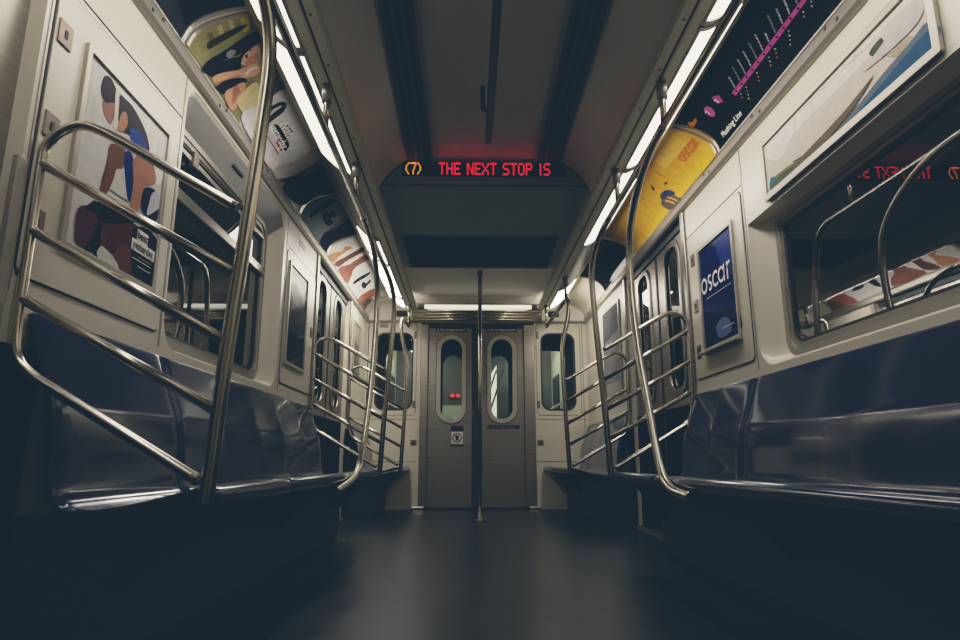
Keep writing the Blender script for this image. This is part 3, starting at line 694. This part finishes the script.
# rounded lettering of the blue and yellow posters, drawn from arcs
def stroke(mb, pts, w, f, off, material, cx, cy, k, su):
    P = [Vector((a, b)) for a, b in pts]
    L, R = [], []
    for i, p in enumerate(P):
        d = (P[min(i + 1, len(P) - 1)] - P[max(i - 1, 0)]).normalized(); nn = Vector((-d.y, d.x)) * w / 2
        L.append(p + nn); R.append(p - nn)
    F = lambda q: f(cx + su * k * q.x, cy + k * q.y, off)
    for i in range(len(P) - 1): mb.face([F(L[i]), F(L[i + 1]), F(R[i + 1]), F(R[i])], material)
def arc(cx, cy, r, a0, a1, n=16): return [(cx + r * math.cos(math.radians(a0 + (a1 - a0) * i / n)), cy + r * math.sin(math.radians(a0 + (a1 - a0) * i / n))) for i in range(n + 1)]
def rounded_word(f, cx, cy, k, su, material, off=.004, w=.2):
    mb = MB(); A = lambda p: stroke(mb, p, w, f, off, material, cx, cy, k, su)
    A(arc(-2.25, 0, .5, 0, 360))
    A(arc(-1.12, .26, .26, 40, 270, 10) + arc(-1.12, -.26, .26, 90, -140, 10))
    A(arc(-.05, 0, .5, 45, 315))
    A(arc(.98, 0, .48, 0, 360)); A([(1.48, .6), (1.48, -.6)])
    A([(2.02, .6), (2.02, -.62)]); A(arc(2.42, .10, .40, 180, 80, 8))
    return mb
t, mb, f = framed('advertising_poster', 'dark blue framed poster with white lettering on the right wall panel', 1, 1.234, 3.055, 3.505, 1.125, 1.69, (28, 34, 80))
art(mb, [((48, 60, 118), [(3.06, 1.68), (3.28, 1.68), (3.20, 1.50), (3.06, 1.42)]), ((26, 32, 66), [(3.06, 1.13), (3.50, 1.13), (3.50, 1.26), (3.30, 1.30), (3.06, 1.24)]),
         ((96, 108, 150), [(3.15, 1.16), (3.30, 1.15), (3.34, 1.22), (3.24, 1.25), (3.16, 1.22)])], f)
bx = mb
rounded_word(f, 3.285, 1.475, .076, -1, pmat((238, 238, 240))).build('lettering', t)
def tagbox2(y0, y1, z0, z1, m): bx.face([f(y0, z0, .0035), f(y1, z0, .0035), f(y1, z1, .0035), f(y0, z1, .0035)], m)
tagbox2(3.10, 3.44, 1.394, 1.400, pmat((150, 154, 180))); tagbox2(3.10, 3.26, 1.19, 1.195, pmat((190, 194, 210))); bx.build('print', t)
mb = MB(); mb.box(1.195, 1.236, 3.03, 3.53, 1.092, 1.108, M_ALU); mb.build('bottom_ledge', t, bevel=.003)
SEA = [((112, 124, 132), [(2.10, 1.676), (1.96, 1.705), (1.82, 1.735), (1.70, 1.75), (1.601, 1.765), (1.601, 1.676)]),
       ((66, 104, 132), [(1.98, 1.676), (1.86, 1.70), (1.74, 1.722), (1.601, 1.738), (1.601, 1.676)]),
       ((116, 106, 86), [(2.634, 1.69), (2.45, 1.70), (2.25, 1.712), (2.05, 1.728), (1.90, 1.752), (1.86, 1.758), (1.95, 1.72), (2.10, 1.69), (2.22, 1.676), (2.40, 1.68)]),
       ((92, 104, 72), [(2.60, 1.70), (2.52, 1.712), (2.42, 1.70), (2.40, 1.68), (2.50, 1.678), (2.60, 1.68)]),
       ((196, 192, 186), [(1.90, 1.80), (1.80, 1.83), (1.70, 1.84), (1.62, 1.82), (1.64, 1.79), (1.75, 1.785)])]
# coastline poster above the right window
t, mb, f = framed('advertising_poster', 'wide framed poster of a pale misty coastline above the right window', 1, 1.234, 1.60, 2.635, 1.675, 1.905, (206, 198, 186), .03, M_ALU)
art(mb, clip(ART_COAST + SEA, 1.601, 2.634, 1.676, 1.904), f, gam=1.3); mb.build('print', t)
# small posters by the doors and the end wall
t, mb, f = framed('advertising_poster', 'small framed poster with dark reflections beside the left sliding door', -1, 1.234, 3.93, 4.36, 1.12, 1.74, (60, 62, 66))
art(mb, [((170, 168, 162), [(3.935, 1.735), (4.355, 1.735), (4.355, 1.60), (4.25, 1.66), (4.10, 1.70), (3.935, 1.66)]),
         ((92, 84, 78), [(3.96, 1.62), (4.12, 1.66), (4.20, 1.54), (4.02, 1.46)]), ((38, 40, 48), [(3.94, 1.13), (4.35, 1.13), (4.35, 1.34), (3.94, 1.30)])], f)  # mirrored greys and darks painted as shapes in the print
mb.build('print', t)
t, mb, f = framed('advertising_poster', 'narrow grey framed poster on the right wall between door and end wall', 1, 1.234, 5.50, 6.12, 1.06, 1.90, (112, 112, 108))
art(mb, [((70, 72, 72), [(5.51, 1.89), (6.11, 1.89), (6.11, 1.62), (5.51, 1.66)]), ((146, 144, 136), [(5.51, 1.07), (6.11, 1.07), (6.11, 1.22), (5.51, 1.20)])], f); mb.build('print', t)
t, mb, f = framed('advertising_poster', 'small brownish framed poster on the left wall between door and end wall', -1, 1.234, 6.26, 6.62, 1.40, 1.86, (128, 120, 106))
art(mb, [((92, 84, 76), [(6.30, 1.44), (6.58, 1.44), (6.56, 1.66), (6.34, 1.70)])], f); mb.build('print', t)

# ------------------------------------------------------------------ card advertisements in the coves
def cove_ad(label, s, y0, y1, base, layers, name='advertising_poster', rough=.32, k=.80):
    t = thing(name, label, 'poster', (s * 1.1, (y0 + y1) / 2, 2.1), None)
    f = cove_map(s, .004); mb = MB(); T = [.006] + CUTS + [_acc[-1] - .004]
    mb.loft([[f(y, tt) for tt in T] for y in (y0, y1)], pmat(tuple(int(c * k) for c in base), rough), False, True)
    def cl(p): return [(min(max(a, y0 + .003), y1 - .003), b) for a, b in p]
    art(mb, [(c, cl(p)) for c, p in layers], f, CUTS, k=k, rough=rough); mb.build('print', t)
    for ya, yb in ((y0 - .012, y0 + .006), (y1 - .006, y1 + .012)):
        fr = MB(); fr.loft([[f(ya, tt, 0.0) for tt in T], [f(ya, tt, .007) for tt in T], [f(yb, tt, .007) for tt in T], [f(yb, tt, 0.0) for tt in T]], M_ALU, False, False)
        fr.build('divider_strip', t)
    return t, f
def label_on(t, f, polys, y, tt, m, s, rot=0.0, off=.0105, name='lettering'):
    return lettering(polys, f, y, tt, m, su=-s * 1.0, rot=rot, off=off).build(name, t)
t, f = cove_ad('dark curved poster nearest the camera in the left cove', -1, .55, 2.20, (52, 52, 56), [((98, 62, 52), [(1.7, .02), (2.0, .05), (2.1, .20), (1.9, .22), (1.75, .12)]), ((34, 36, 42), [(2.0, .1), (2.19, .05), (2.19, .28), (2.05, .28)])])
t, f = cove_ad('curved poster of a shouting woman, a wristband and white text in the left cove', -1, 2.245, 3.96, (226, 222, 214), [((142, 138, 88), [(2.248, .007), (2.248, .308), (2.70, .308), (2.84, .007)])] + ART_COVE_A)
label_on(t, f, text_polys('beat', .075, bold=.0012), 3.100, .212, M_PW, -1)
label_on(t, f, text_polys('yesterday.', .064, bold=.001), 3.150, .152, M_PW, -1)
t, f = cove_ad('shaded grey curved poster under the unlit lamp in the left cove', -1, 3.99, 4.80, (92, 96, 98), ART_COVE_B)  # pale card coloured mid-grey, shade under the unlit lamp included
t, f = cove_ad('brightly lit curved poster of lying people, last in the left cove', -1, 4.83, 6.75, (222, 218, 208), ART_COVE_C)
# right cove: route map, yellow poster, dark poster
ctr = lambda p: (sum(q[0] for q in p) / len(p), sum(q[1] for q in p) / len(p))
MAP_D, MAP_C = ctr(ART_MAP[1][1]), ctr(ART_MAP[2][1])
LA = ART_MAP[0][1]; A0 = Vector(((LA[0][0] + LA[1][0]) / 2, (LA[0][1] + LA[1][1]) / 2)); A1 = Vector(((LA[2][0] + LA[3][0]) / 2, (LA[2][1] + LA[3][1]) / 2))
sl_ = (A1.y - A0.y) / (A1.x - A0.x)
rr = random.Random(3); MAPX = []
def disc(col, y, t_, r): MAPX.append((col, [(y + r * math.cos(2 * PI * j / 8), t_ + r * math.sin(2 * PI * j / 8)) for j in range(8)]))
y = A0.x - .03; k = 0
while y > .7:
    tl = A0.y + sl_ * (y - A0.x)
    disc((40, 30, 44), y, tl, .0065)
    d = .022; ln = rr.uniform(.07, .13); col = ((210, 212, 210), (150, 156, 158), (196, 198, 196))[k % 3]; c45 = math.sqrt(.5)
    while d < ln:
        l = rr.uniform(.008, .022); q = [(d, -.0035), (d + l, -.0035), (d + l, .0035), (d, .0035)]
        pts = [(y - (a - b) * c45, tl + (a + b) * c45) for a, b in q]
        if max(p[1] for p in pts) < .306: MAPX.append((col, pts))
        d += l + .004
    if k % 5 in (0, 1, 3):
        for j in range(rr.randint(2, 4)):
            tt = tl - .026 - j * .015
            if tt > .02: disc(((200, 202, 200), (222, 178, 62), (150, 156, 158))[(j + k) % 3], y + j * .014, tt, .0045)
    y -= .058; k += 1
t, f = cove_ad('black curved route map with a pink line reading Flushing Line in the right cove', 1, .35, 3.055, (20, 23, 28), ART_MAP + MAPX, 'route_map')
label_on(t, f, text_polys('Flushing Line', .044, bold=.0006), 2.85, .040, M_PW, 1)
label_on(t, f, text_polys('7', .042, bold=.001), MAP_C[0], MAP_C[1], M_PW, 1)
label_on(t, f, text_polys('7', .038, bold=.001), MAP_D[0], MAP_D[1], M_PW, 1)
t, f = cove_ad('bright yellow curved poster with a dark blue blob in the right cove', 1, 3.10, 4.80, (226, 180, 56), ART_YELLOW, k=.98)
rounded_word(f, 3.245, .150, .046, -1, pmat((206, 104, 50)), .0095).build('lettering', t)
t, f = cove_ad('glossy black curved poster beyond the yellow one in the right cove', 1, 4.84, 5.92, (24, 25, 30), [((60, 62, 64), [(4.9, .2), (5.3, .26), (5.8, .2), (5.85, .23), (5.3, .30), (4.9, .26)])], rough=.1)  # pale arc is a reflection painted into the print

# ------------------------------------------------------------------ stickers and plates on the end wall
def decal(name, label, cat, x0, x1, z0, z1, y, m, parent=None):
    mb = MB(); mb.box(x0, x1, y - .0015, y, z0, z1, m)
    o = mb.build(name, parent)
    if parent is None: tag(o, label, cat)
    return o
M_DEC = mat('black_decal', (24, 24, 26), .35); M_DECW = mat('white_decal', (224, 220, 212), .35); M_RED = mat('red_decal', (178, 54, 48), .4)
def lean(label, x0, x1, z0, z1, y, col):
    t = thing('door_sticker', label, 'sticker', ((x0 + x1) / 2, y, z0))
    decal('backing', '', '', x0, x1, z0, z1, y, M_DEC, t)
    fm = lambda a, b, o=0.0: (a, y - .002 - o, b)
    h = (z1 - z0)
    lettering(text_polys('Do not lean on door', h * .78, 'LEFT', bold=.0012), fm, x0 + h * 1.15, (z0 + z1) / 2, col, su=min(1.0, (x1 - x0 - h * 1.35) / (h * 6.8)), off=.001).build('lettering', t)
    mb = MB(); cx, cz = x0 + h * .55, (z0 + z1) / 2
    for q in ([(-.12, .30), (.12, .30), (.12, .12), (-.12, .12)], [(-.16, .08), (.16, .08), (.10, -.35), (-.10, -.35)]):
        mb.face([fm(cx + a * h, cz + b * h, .001) for a, b in q], col)
    mb.build('pictogram', t)
lean('black do not lean sticker at the top of the left door leaf', -.465, -.115, 1.945, 1.99, YD, M_DECW)
lean('black do not lean sticker at the top of the right door leaf', .105, .455, 1.945, 1.99, YD, M_DECW)
lean('dim black do not lean sticker under the right oval window', .115, .475, .855, .895, YD, mat('grey_decal', (128, 126, 120), .4))
t = thing('door_sticker', 'square white prohibition sticker with a round sign under the left oval window', 'sticker', (-.215, YD, .69))
decal('backing', '', '', -.285, -.145, .665, .885, YD, M_DEC, t); decal('sign_square', '', '', -.28, -.15, .69, .825, YD - .0015, M_DECW, t)
mb = MB(); c0 = (-.215, .757)
o = [(c0[0] + .052 * math.cos(2 * PI * j / 24), c0[1] + .052 * math.sin(2 * PI * j / 24)) for j in range(24)]; i = [(c0[0] + .041 * math.cos(2 * PI * j / 24), c0[1] + .041 * math.sin(2 * PI * j / 24)) for j in range(24)]
ring(mb, o, i, end_map(YD - .003), end_map(YD - .005), M_DEC)
mb.face([(c0[0] + a, YD - .005, c0[1] + b) for a, b in ((-.036, .030), (-.030, .036), (.036, -.030), (.030, -.036))], M_DEC); mb.build('prohibition_ring', t)
mb = MB(); mb.face([(c0[0] + a, YD - .0045, c0[1] + b) for a, b in ((-.012, .03), (.012, .03), (.018, .01), (.012, -.03), (-.012, -.03), (-.018, .01))], M_DEC); mb.build('pictogram', t)
for x, lab in ((-.69, 'square lock plate on the end wall left of the double door'), (.70, 'square lock plate on the end wall right of the double door')):
    t = thing('lock_plate', lab, 'plate', (x, YE, .68))
    mb = MB(); mb.box(x - .033, x + .033, YE - .008, YE, .675, .735, M_BRASS); b = mb.build('plate', t, bevel=.003)
    mb = MB(); mb.box(x - .010, x + .010, YE - .011, YE - .007, .692, .712, M_SEAM); mb.build('keyhole', t)
for x, z, lab in ((-.735, 1.90, 'small hinge plate at the upper corner of the left end window panel'), (-.735, 1.12, 'small hinge plate at the lower corner of the left end window panel'),
                  (.70, 1.90, 'small hinge plate at the upper corner of the right end window panel'), (.70, 1.12, 'small hinge plate at the lower corner of the right end window panel')):
    mb = MB(); mb.box(x + (.04 if x < 0 else -.012) - .014, x + (.04 if x < 0 else -.012) + .014, YE - .008, YE - .001, z - .04, z + .04, M_BRASS); tag(mb.build('hinge_plate', None, bevel=.003), lab, 'plate')

t = thing('wall_sticker', 'small black and white sticker high on the left wall before the sliding door', 'sticker', (-1.24, 4.2, 1.90))
mb = MB(); mb.box(-1.240, -1.2385, 4.12, 4.27, 1.885, 1.93, M_DECW); mb.build('backing', t)
mb = MB(); mb.box(-1.2385, -1.2375, 4.125, 4.265, 1.93, 1.975, M_DEC); mb.build('pictogram', t)
# ------------------------------------------------------------------ seat benches
SP = [(1.228, .888), (1.222, .872), (1.203, .815), (1.182, .755), (1.161, .70), (1.144, .655), (1.132, .58), (1.126, .50), (1.116, .442), (1.090, .406), (1.046, .394), (.964, .401), (.87, .421), (.80, .440), (.765, .449), (.742, .450), (.728, .443), (.724, .430), (.730, .418), (.748, .408)]
SPS = [(p.x, p.y) for p in spline([(x, z, 0) for x, z in SP], 4)]
def bench(s, y0, y1, seams, label, wall_end=False, scal=(.6,)):
    t = thing('seat_bench', label, 'seat', (s * .95, (y0 + y1) / 2, 0), 'blue grey seat benches')
    edges = [y0] + list(seams) + [y1]; w = .445
    for (a, b), amp in zip(zip(edges, edges[1:]), scal):
        nb = max(1, round((b - a) / w)); ny = nb * 10; rings = []
        a2, b2 = a + .003, b - .003
        for i in range(ny + 1):
            y = a2 + (b2 - a2) * i / ny; fr = (i / 10.0) % 1.0; sc = math.sin(PI * fr) ** .8 if 0 < fr < 1 else 0
            sc *= amp
            e = min(y - a2, b2 - y); edge = max(0, 1 - e / .006) ** 2 * .003
            ring_ = []
            for x, z in SPS:
                kb = max(0, math.sin(PI * min(1, max(0, (z - .45) / .43)))) if x > 1.11 else 0
                kp = max(0, math.sin(PI * min(1, max(0, (x - .75) / .34)))) if x <= 1.11 else 0
                ring_.append((s * (x + .006 * sc * kb + edge * (1 if x > 1.1 else 0)), y, z - .007 * sc * kp - edge * (1 if x <= 1.1 else 0)))
            rings.append(ring_)
        mb = MB(); mb.loft(rings, M_SEAT, False, True); mb.build('seat_shell', t, solid=.014)
    mb = MB()
    mb.extrude_y([(s * x, z) for x, z in ((1.225, 0.002), (.99, 0.002), (.97, .05), (.97, .36), (1.03, .372), (1.09, .385), (1.225, .385))], y0 + .05, y1 - (.0 if wall_end else .05), M_DARK)
    mb.build('heater_box', t)
    for ya, yb in ((y0 - .09, y0 + .06), (y1 - .06, y1 + (.0 if wall_end else .055))):
        if yb > 1.3:
            mb = MB(); mb.box(min(s * 1.231, s * 1.2395), max(s * 1.231, s * 1.2395), ya, yb, .0, .80, M_SHADE_PANEL); mb.build('end_panel', t)
    for yy in [y0 + .12 + (y1 - y0 - .24) * i / max(1, round((y1 - y0) / 1.2)) for i in range(max(1, round((y1 - y0) / 1.2)) + 1)]:
        mb = MB(); mb.extrude_y([(s * x, z) for x, z in ((.97, .20), (.97, .375), (.80, .418), (.80, .40))], yy - .015, yy + .015, M_DARK); mb.build('bracket', t)
bench(-1, 1.625, 4.60, (2.338,), 'long blue grey seat bench on the left, between near armrest and sliding door', scal=(.15, .7))
bench(1, .72, 3.715, (2.91,), 'long blue grey seat bench on the right under the big dark window', scal=(.1, .6))
bench(-1, 6.13, 7.10, (), 'short blue grey seat bench on the left beside the end wall', True)
bench(1, 5.29, 7.10, (), 'short blue grey seat bench on the right beside the end wall', True)

# ------------------------------------------------------------------ armrests with poles, handrails
RB, RP, RH = .0135, .0185, .0165
RX, RZ = .70, 1.868
def armrest(s, Y, d, label, kind='bend'):
    t = thing('armrest_rail', label, 'rail', (s * .72, Y, .45), 'slanted tube armrests at the seat ends')
    if kind == 'bend':
        p = [(.722, Y, .42), (.716, Y, .50), (.70, Y, .80), (.68, Y, 1.08), (.66, Y, 1.40), (.650, Y + d * .005, 1.58), (.652, Y + d * .035, 1.69), (.668, Y + d * .10, 1.785), (.688, Y + d * .20, 1.845), (.70, Y + d * .32, RZ)]
    else:
        p = [(.722, Y, .42), (.716, Y, .50), (.70, Y, .85), (.688, Y, 1.15), (.683, Y, 1.38), (.695, Y, 1.50), (.728, Y, 1.64), (.748, Y, 1.76), (.748, Y + .01, 1.83), (.742, Y + .05, 1.866), (.735, Y + .12, 1.868)]
    mb = MB(); mb.tube([(s * a.x, a.y, a.z) for a in spline(p, 6)], RP, M_TUBE, 14); mb.build('stanchion', t)
    e_ = .008 if Y < 2 else 0.0
    lp = [(.705, 1.162), (.85, 1.245), (1.0, 1.332), (1.08, 1.375), (1.135, 1.392), (1.185, 1.375), (1.213 + e_, 1.335), (1.222 + e_, 1.28), (1.220 + e_, 1.1), (1.218 + e_, .92), (1.216 + e_, .83), (1.202 + e_, .765), (1.165, .72), (1.10, .681), (.90, .565), (.742, .473)]
    mb = MB(); mb.tube([(s * a.x, Y, a.y) for a in spline([(x, z, 0) for x, z in lp], 6)], RB, M_TUBE, 12); mb.build('loop', t)
    for (xa, za), (xb, zb) in (((1.222, 1.28), (.705, .988)), ((1.220, 1.094), (.713, .812)), ((1.218, .913), (.715, .638))):
        mb = MB(); mb.tube([(s * xa, Y, za), (s * xb, Y, zb)], RB, M_TUBE, 12); mb.build('rung', t)
    return t
armrest(-1, 1.578, -1, 'nearest slanted tube armrest on the left in front of the runner poster')
armrest(-1, 4.64, -1, 'slanted tube armrest on the left at the near edge of the sliding door')
armrest(-1, 6.09, 1, 'slanted tube armrest on the left beyond the sliding door, beside the end seat', 'hook')
armrest(1, 3.75, -1, 'slanted tube armrest on the right at the near edge of the sliding door')
armrest(1, 5.25, 1, 'slanted tube armrest on the right beyond the sliding door, beside the end seat', 'hook')

def hanger(t, s, x, y, z0=RZ, z1=2.066):
    mb = MB(); mb.tube([(s * x, y, z0), (s * x, y, z1)], .0145, M_TUBE, 12); h = mb.build('hanger', t)
    mb = MB(); mb.tube([(s * x, y, z1 - .082), (s * x, y, z1)], .0215, M_ALU, 14); mb.build('sleeve', h)
def handrail(s, y0, y1, hangers, drop, label):
    t = thing('handrail', label, 'rail', (s * RX, (y0 + y1) / 2, RZ), 'long ceiling handrails over the seats')
    mb = MB(); mb.tube([(s * RX, y, RZ) for y in (y0, (y0 + y1) / 2, y1)], RH, M_TUBE, 14); mb.build('rail', t)
    for y in hangers: hanger(t, s, RX, y)
    mb = MB(); mb.tube([(s * a.x, a.y, a.z) for a in spline(drop, 6)], RP, M_TUBE, 14); mb.build('bowed_stanchion', t)
    return t
handrail(1, .15, 3.45, (1.10, 2.385, 3.21), [(.70, 2.40, RZ), (.70, 2.58, 1.858), (.70, 2.77, 1.803), (.70, 2.95, 1.69), (.70, 3.03, 1.54), (.70, 3.03, 1.29), (.70, 2.965, 1.03), (.70, 2.86, .79), (.70, 2.765, .575), (.70, 2.715, .485), (.70, 2.65, .432), (.70, 2.55, .402), (.72, 2.43, .386)],
         'long overhead handrail on the right with a bowed pole down to the seat edge')
handrail(-1, .15, 4.34, (1.15, 2.44, 3.17), [(.70, 3.45, RZ), (.70, 3.64, 1.858), (.70, 3.84, 1.825), (.70, 4.0, 1.74), (.70, 4.085, 1.60), (.70, 4.09, 1.40), (.70, 4.03, 1.14), (.70, 3.93, .90), (.70, 3.80, .67), (.70, 3.70, .545), (.70, 3.60, .47), (.70, 3.42, .418), (.72, 3.12, .375)],
         'long overhead handrail on the left with a bowed pole down to the seat edge')
for s, y0, hy, lab in ((1, 5.33, 5.30, 'short overhead handrail on the right before the end wall'), (-1, 6.17, None, 'short overhead handrail on the left before the end wall')):
    t = thing('handrail', lab, 'rail', (s * .72, 6.2, RZ), 'short ceiling handrails by the end wall')
    ye = 6.36
    mb = MB(); mb.tube([(s * .738, y0, RZ), (s * .715, (y0 + ye) / 2, RZ - .01), (s * .70, ye, 1.845)], RH, M_TUBE, 12); mb.build('rail', t)
    hanger(t, s, .70, 6.35, 1.838)
    if hy: hanger(t, s, .735, hy)
# centre pole and centre grab bar
t = thing('centre_pole', 'straight vertical steel pole standing in the aisle before the end doors', 'pole', (.01, 5.82, 0))
mb = MB(); mb.tube([(.01, 5.82, 0.0), (.01, 5.82, 1.2), (.01, 5.82, ZL + .003)], .0185, M_TUBE, 16); mb.build('tube', t)
mb = MB(); mb.tube([(.01, 5.82, 0.0), (.01, 5.82, .012)], .045, M_STEELD, 20); mb.build('base_flange', t)
mb = MB(); mb.tube([(.01, 5.82, ZL - .05), (.01, 5.82, ZL + .002)], .026, M_STEELD, 18); mb.build('top_sleeve', t)
t = thing('grab_bar', 'dark steel grab bar hanging along the middle of the vaulted ceiling', 'rail', (.005, 1.6, 2.31))
mb = MB(); mb.tube([(.006, -.8, 2.305), (.006, 1.0, 2.305), (.010, 3.36, 2.305)], .019, M_BAR, 14); mb.build('bar', t)
for y in (.6, 3.05):
    mb = MB(); mb.tube([(.008, y, 2.305), (-.028, y + .01, 2.33), (-.03, y + .01, 2.462)], .012, M_BAR, 12); mb.build('bracket', t)

# ------------------------------------------------------------------ the next car, seen through the end windows
t = thing('subway_car', 'coupled next car with pale lit interior seen through the end windows', 'train car', (0, 9.4, 0))
M_NW = mat('pale_green_wall', (150, 156, 140), .4, var=.05); M_NB = mat('coupled_car_end', (58, 60, 58), .5, .3)
YN = 7.95
M_NF = mat('far_bulkhead', (74, 76, 74), .4, .3)
mb = MB()
holes = [oval(-.285, 1.36, .125, .44, .124), oval(.282, 1.36, .125, .44, .124), rrect(-1.12, -.70, 1.04, 1.86, .1), rrect(.70, 1.12, 1.04, 1.86, .1)]
sheet(mb, [(-1.3, -.1), (1.3, -.1), (1.3, 2.6), (-1.3, 2.6)], holes, end_map(YN), M_NB); mb.build('end_wall', t)
mb = MB()
mb.face([(-1.24, YN + .02, 0), (-1.24, 12, 0), (-1.24, 12, 2.4), (-1.24, YN + .02, 2.4)], M_NW)
mb.face([(1.24, YN + .02, 0), (1.24, 12, 0), (1.24, 12, 2.4), (1.24, YN + .02, 2.4)], M_NW)
mb.face([(-1.24, 10.2, 0), (1.24, 10.2, 0), (1.24, 10.2, 2.4), (-1.24, 10.2, 2.4)], M_NF); mb.build('side_walls', t)
mb = MB(); mb.face([(-1.24, YN + .02, 2.4), (1.24, YN + .02, 2.4), (1.24, 12, 2.4), (-1.24, 12, 2.4)], M_CEIL); mb.build('ceiling_panel', t)
mb = MB(); mb.face([(-1.24, YN + .02, 0), (1.24, YN + .02, 0), (1.24, 12, 0), (-1.24, 12, 0)], M_FLOOR); mb.build('floor_panel', t)
for s in (-1, 1):
    mb = MB(); mb.box(min(s * .74, s * .95), max(s * .74, s * .95), YN + .3, 10.0, 2.12, 2.14, emit('next_car_lamp', (236, 240, 226), 12.0)); mb.build('lamp', t)
    mb = MB(); mb.extrude_y([(s * x, z) for x, z in SP[:12]] + [(s * .74, .38), (s * 1.22, .36)], YN + .4, 10.1, M_SEAT); mb.build('seat', t)
    mb = MB(); mb.tube([(s * .70, YN + .1, 1.87), (s * .70, 10.1, 1.87)], .017, M_TUBE); mb.build('rail', t)
    mb = MB(); mb.tube([(s * .70, 9.0, .45), (s * .66, 9.0, 1.5), (s * .70, 8.8, 1.87)], .018, M_TUBE); mb.build('pole', t)
    for ya, yb in ((8.25, 8.9), (9.3, 9.9)):
        mb = MB(); mb.box(min(s * 1.22, s * 1.24), max(s * 1.22, s * 1.24), ya, yb, 1.0, 1.75, M_DARK); mb.build('window', t)
    for k in range(3):
        mb = MB(); mb.tube([(s * 1.22, 9.0, 1.3 - k * .2), (s * .70, 9.0, 1.0 - k * .2)], .014, M_TUBE); mb.build('rung', t)
mb = MB(); mb.box(-.37, -.31, 10.15, 10.19, 1.49, 1.54, emit('red_lamp', (240, 70, 70), .5)); mb.box(-.28, -.22, 10.15, 10.19, 1.49, 1.54, emit('red_lamp', (240, 70, 70), .5)); mb.build('red_marker', t)
mb = MB(); mb.box(-.50, -.12, 10.16, 10.19, 1.16, 1.36, M_NW); mb.build('pale_panel', t)
mb = MB(); mb.face([(.02, 10.15, 1.1), (.36, 10.15, 1.1), (.36, 10.15, 2.0), (.02, 10.15, 1.45)], emit('lit_pane', (226, 230, 214), .8)); mb.build('lit_panel', t)
for q in (0, .09, .2):
    mb = MB(); mb.tube([(.0 + q, 10.0, 1.1), (.26 + q, 10.0, 1.9)], .014, M_DARK); mb.build('bar', t)
# tunnel around the train
mb = MB(); mb.box(-2.6, -2.55, YB - 2, 13, -1, 4, mat('tunnel_wall', (30, 34, 36), .9)); mb.box(2.55, 2.6, YB - 2, 13, -1, 4, mat('tunnel_wall', (30, 34, 36), .9)); struct(mb.build('wall_tunnel'))
# rear closure of the modelled length of car
mb = MB(); mb.box(-1.3, 1.3, YB - .03, YB, 0, 2.52, M_STEELD); struct(mb.build('wall_back'))

# ------------------------------------------------------------------ world, camera, view
w = bpy.data.worlds.new('World'); bpy.context.scene.world = w; w.use_nodes = True
w.node_tree.nodes['Background'].inputs[0].default_value = (.010, .016, .02, 1); w.node_tree.nodes['Background'].inputs[1].default_value = .3
cam = bpy.data.cameras.new('Camera'); co = bpy.data.objects.new('Camera', cam); COL.objects.link(co)
cam.sensor_width = 36; cam.lens = 36 * 640 / 960; cam.clip_start = .02
co.location = (-.105, 0, .52)
F = math.hypot(640, 140)
co.rotation_mode = 'XYZ'
co.rotation_euler = (PI / 2 + math.atan(140 / 640), 0, -math.atan(13 / F))
bpy.context.scene.camera = co
sc = bpy.context.scene
sc.cycles.use_denoising = True
sc.cycles.max_bounces = 8
sc.view_settings.view_transform = 'Standard'
sc.view_settings.look = 'None'
sc.view_settings.exposure = 0.0
# film-like tone: lifted blue-green blacks, soft warm whites
vs = sc.view_settings; vs.use_curve_mapping = True; cm = vs.curve_mapping
cm.white_level = (3.0, 3.0, 3.0)
TONE = ((0, 0), (.012, .008), (.03, .032), (.10, .125), (.25, .315), (.5, .53), (.9, .69), (1.6, .79), (3.0, .85))
LIFT = (.0092, .0180, .0268); GAIN = (1.0, .975, .925)
for ci in range(3):
    c = cm.curves[ci]
    while len(c.points) > 2: c.points.remove(c.points[1])
    q = [(x / 3.0, LIFT[ci] + y * (GAIN[ci] - LIFT[ci])) for x, y in TONE]
    c.points[0].location = q[0]; c.points[-1].location = q[-1]
    for p in q[1:-1]: c.points.new(*p)
cm.update()
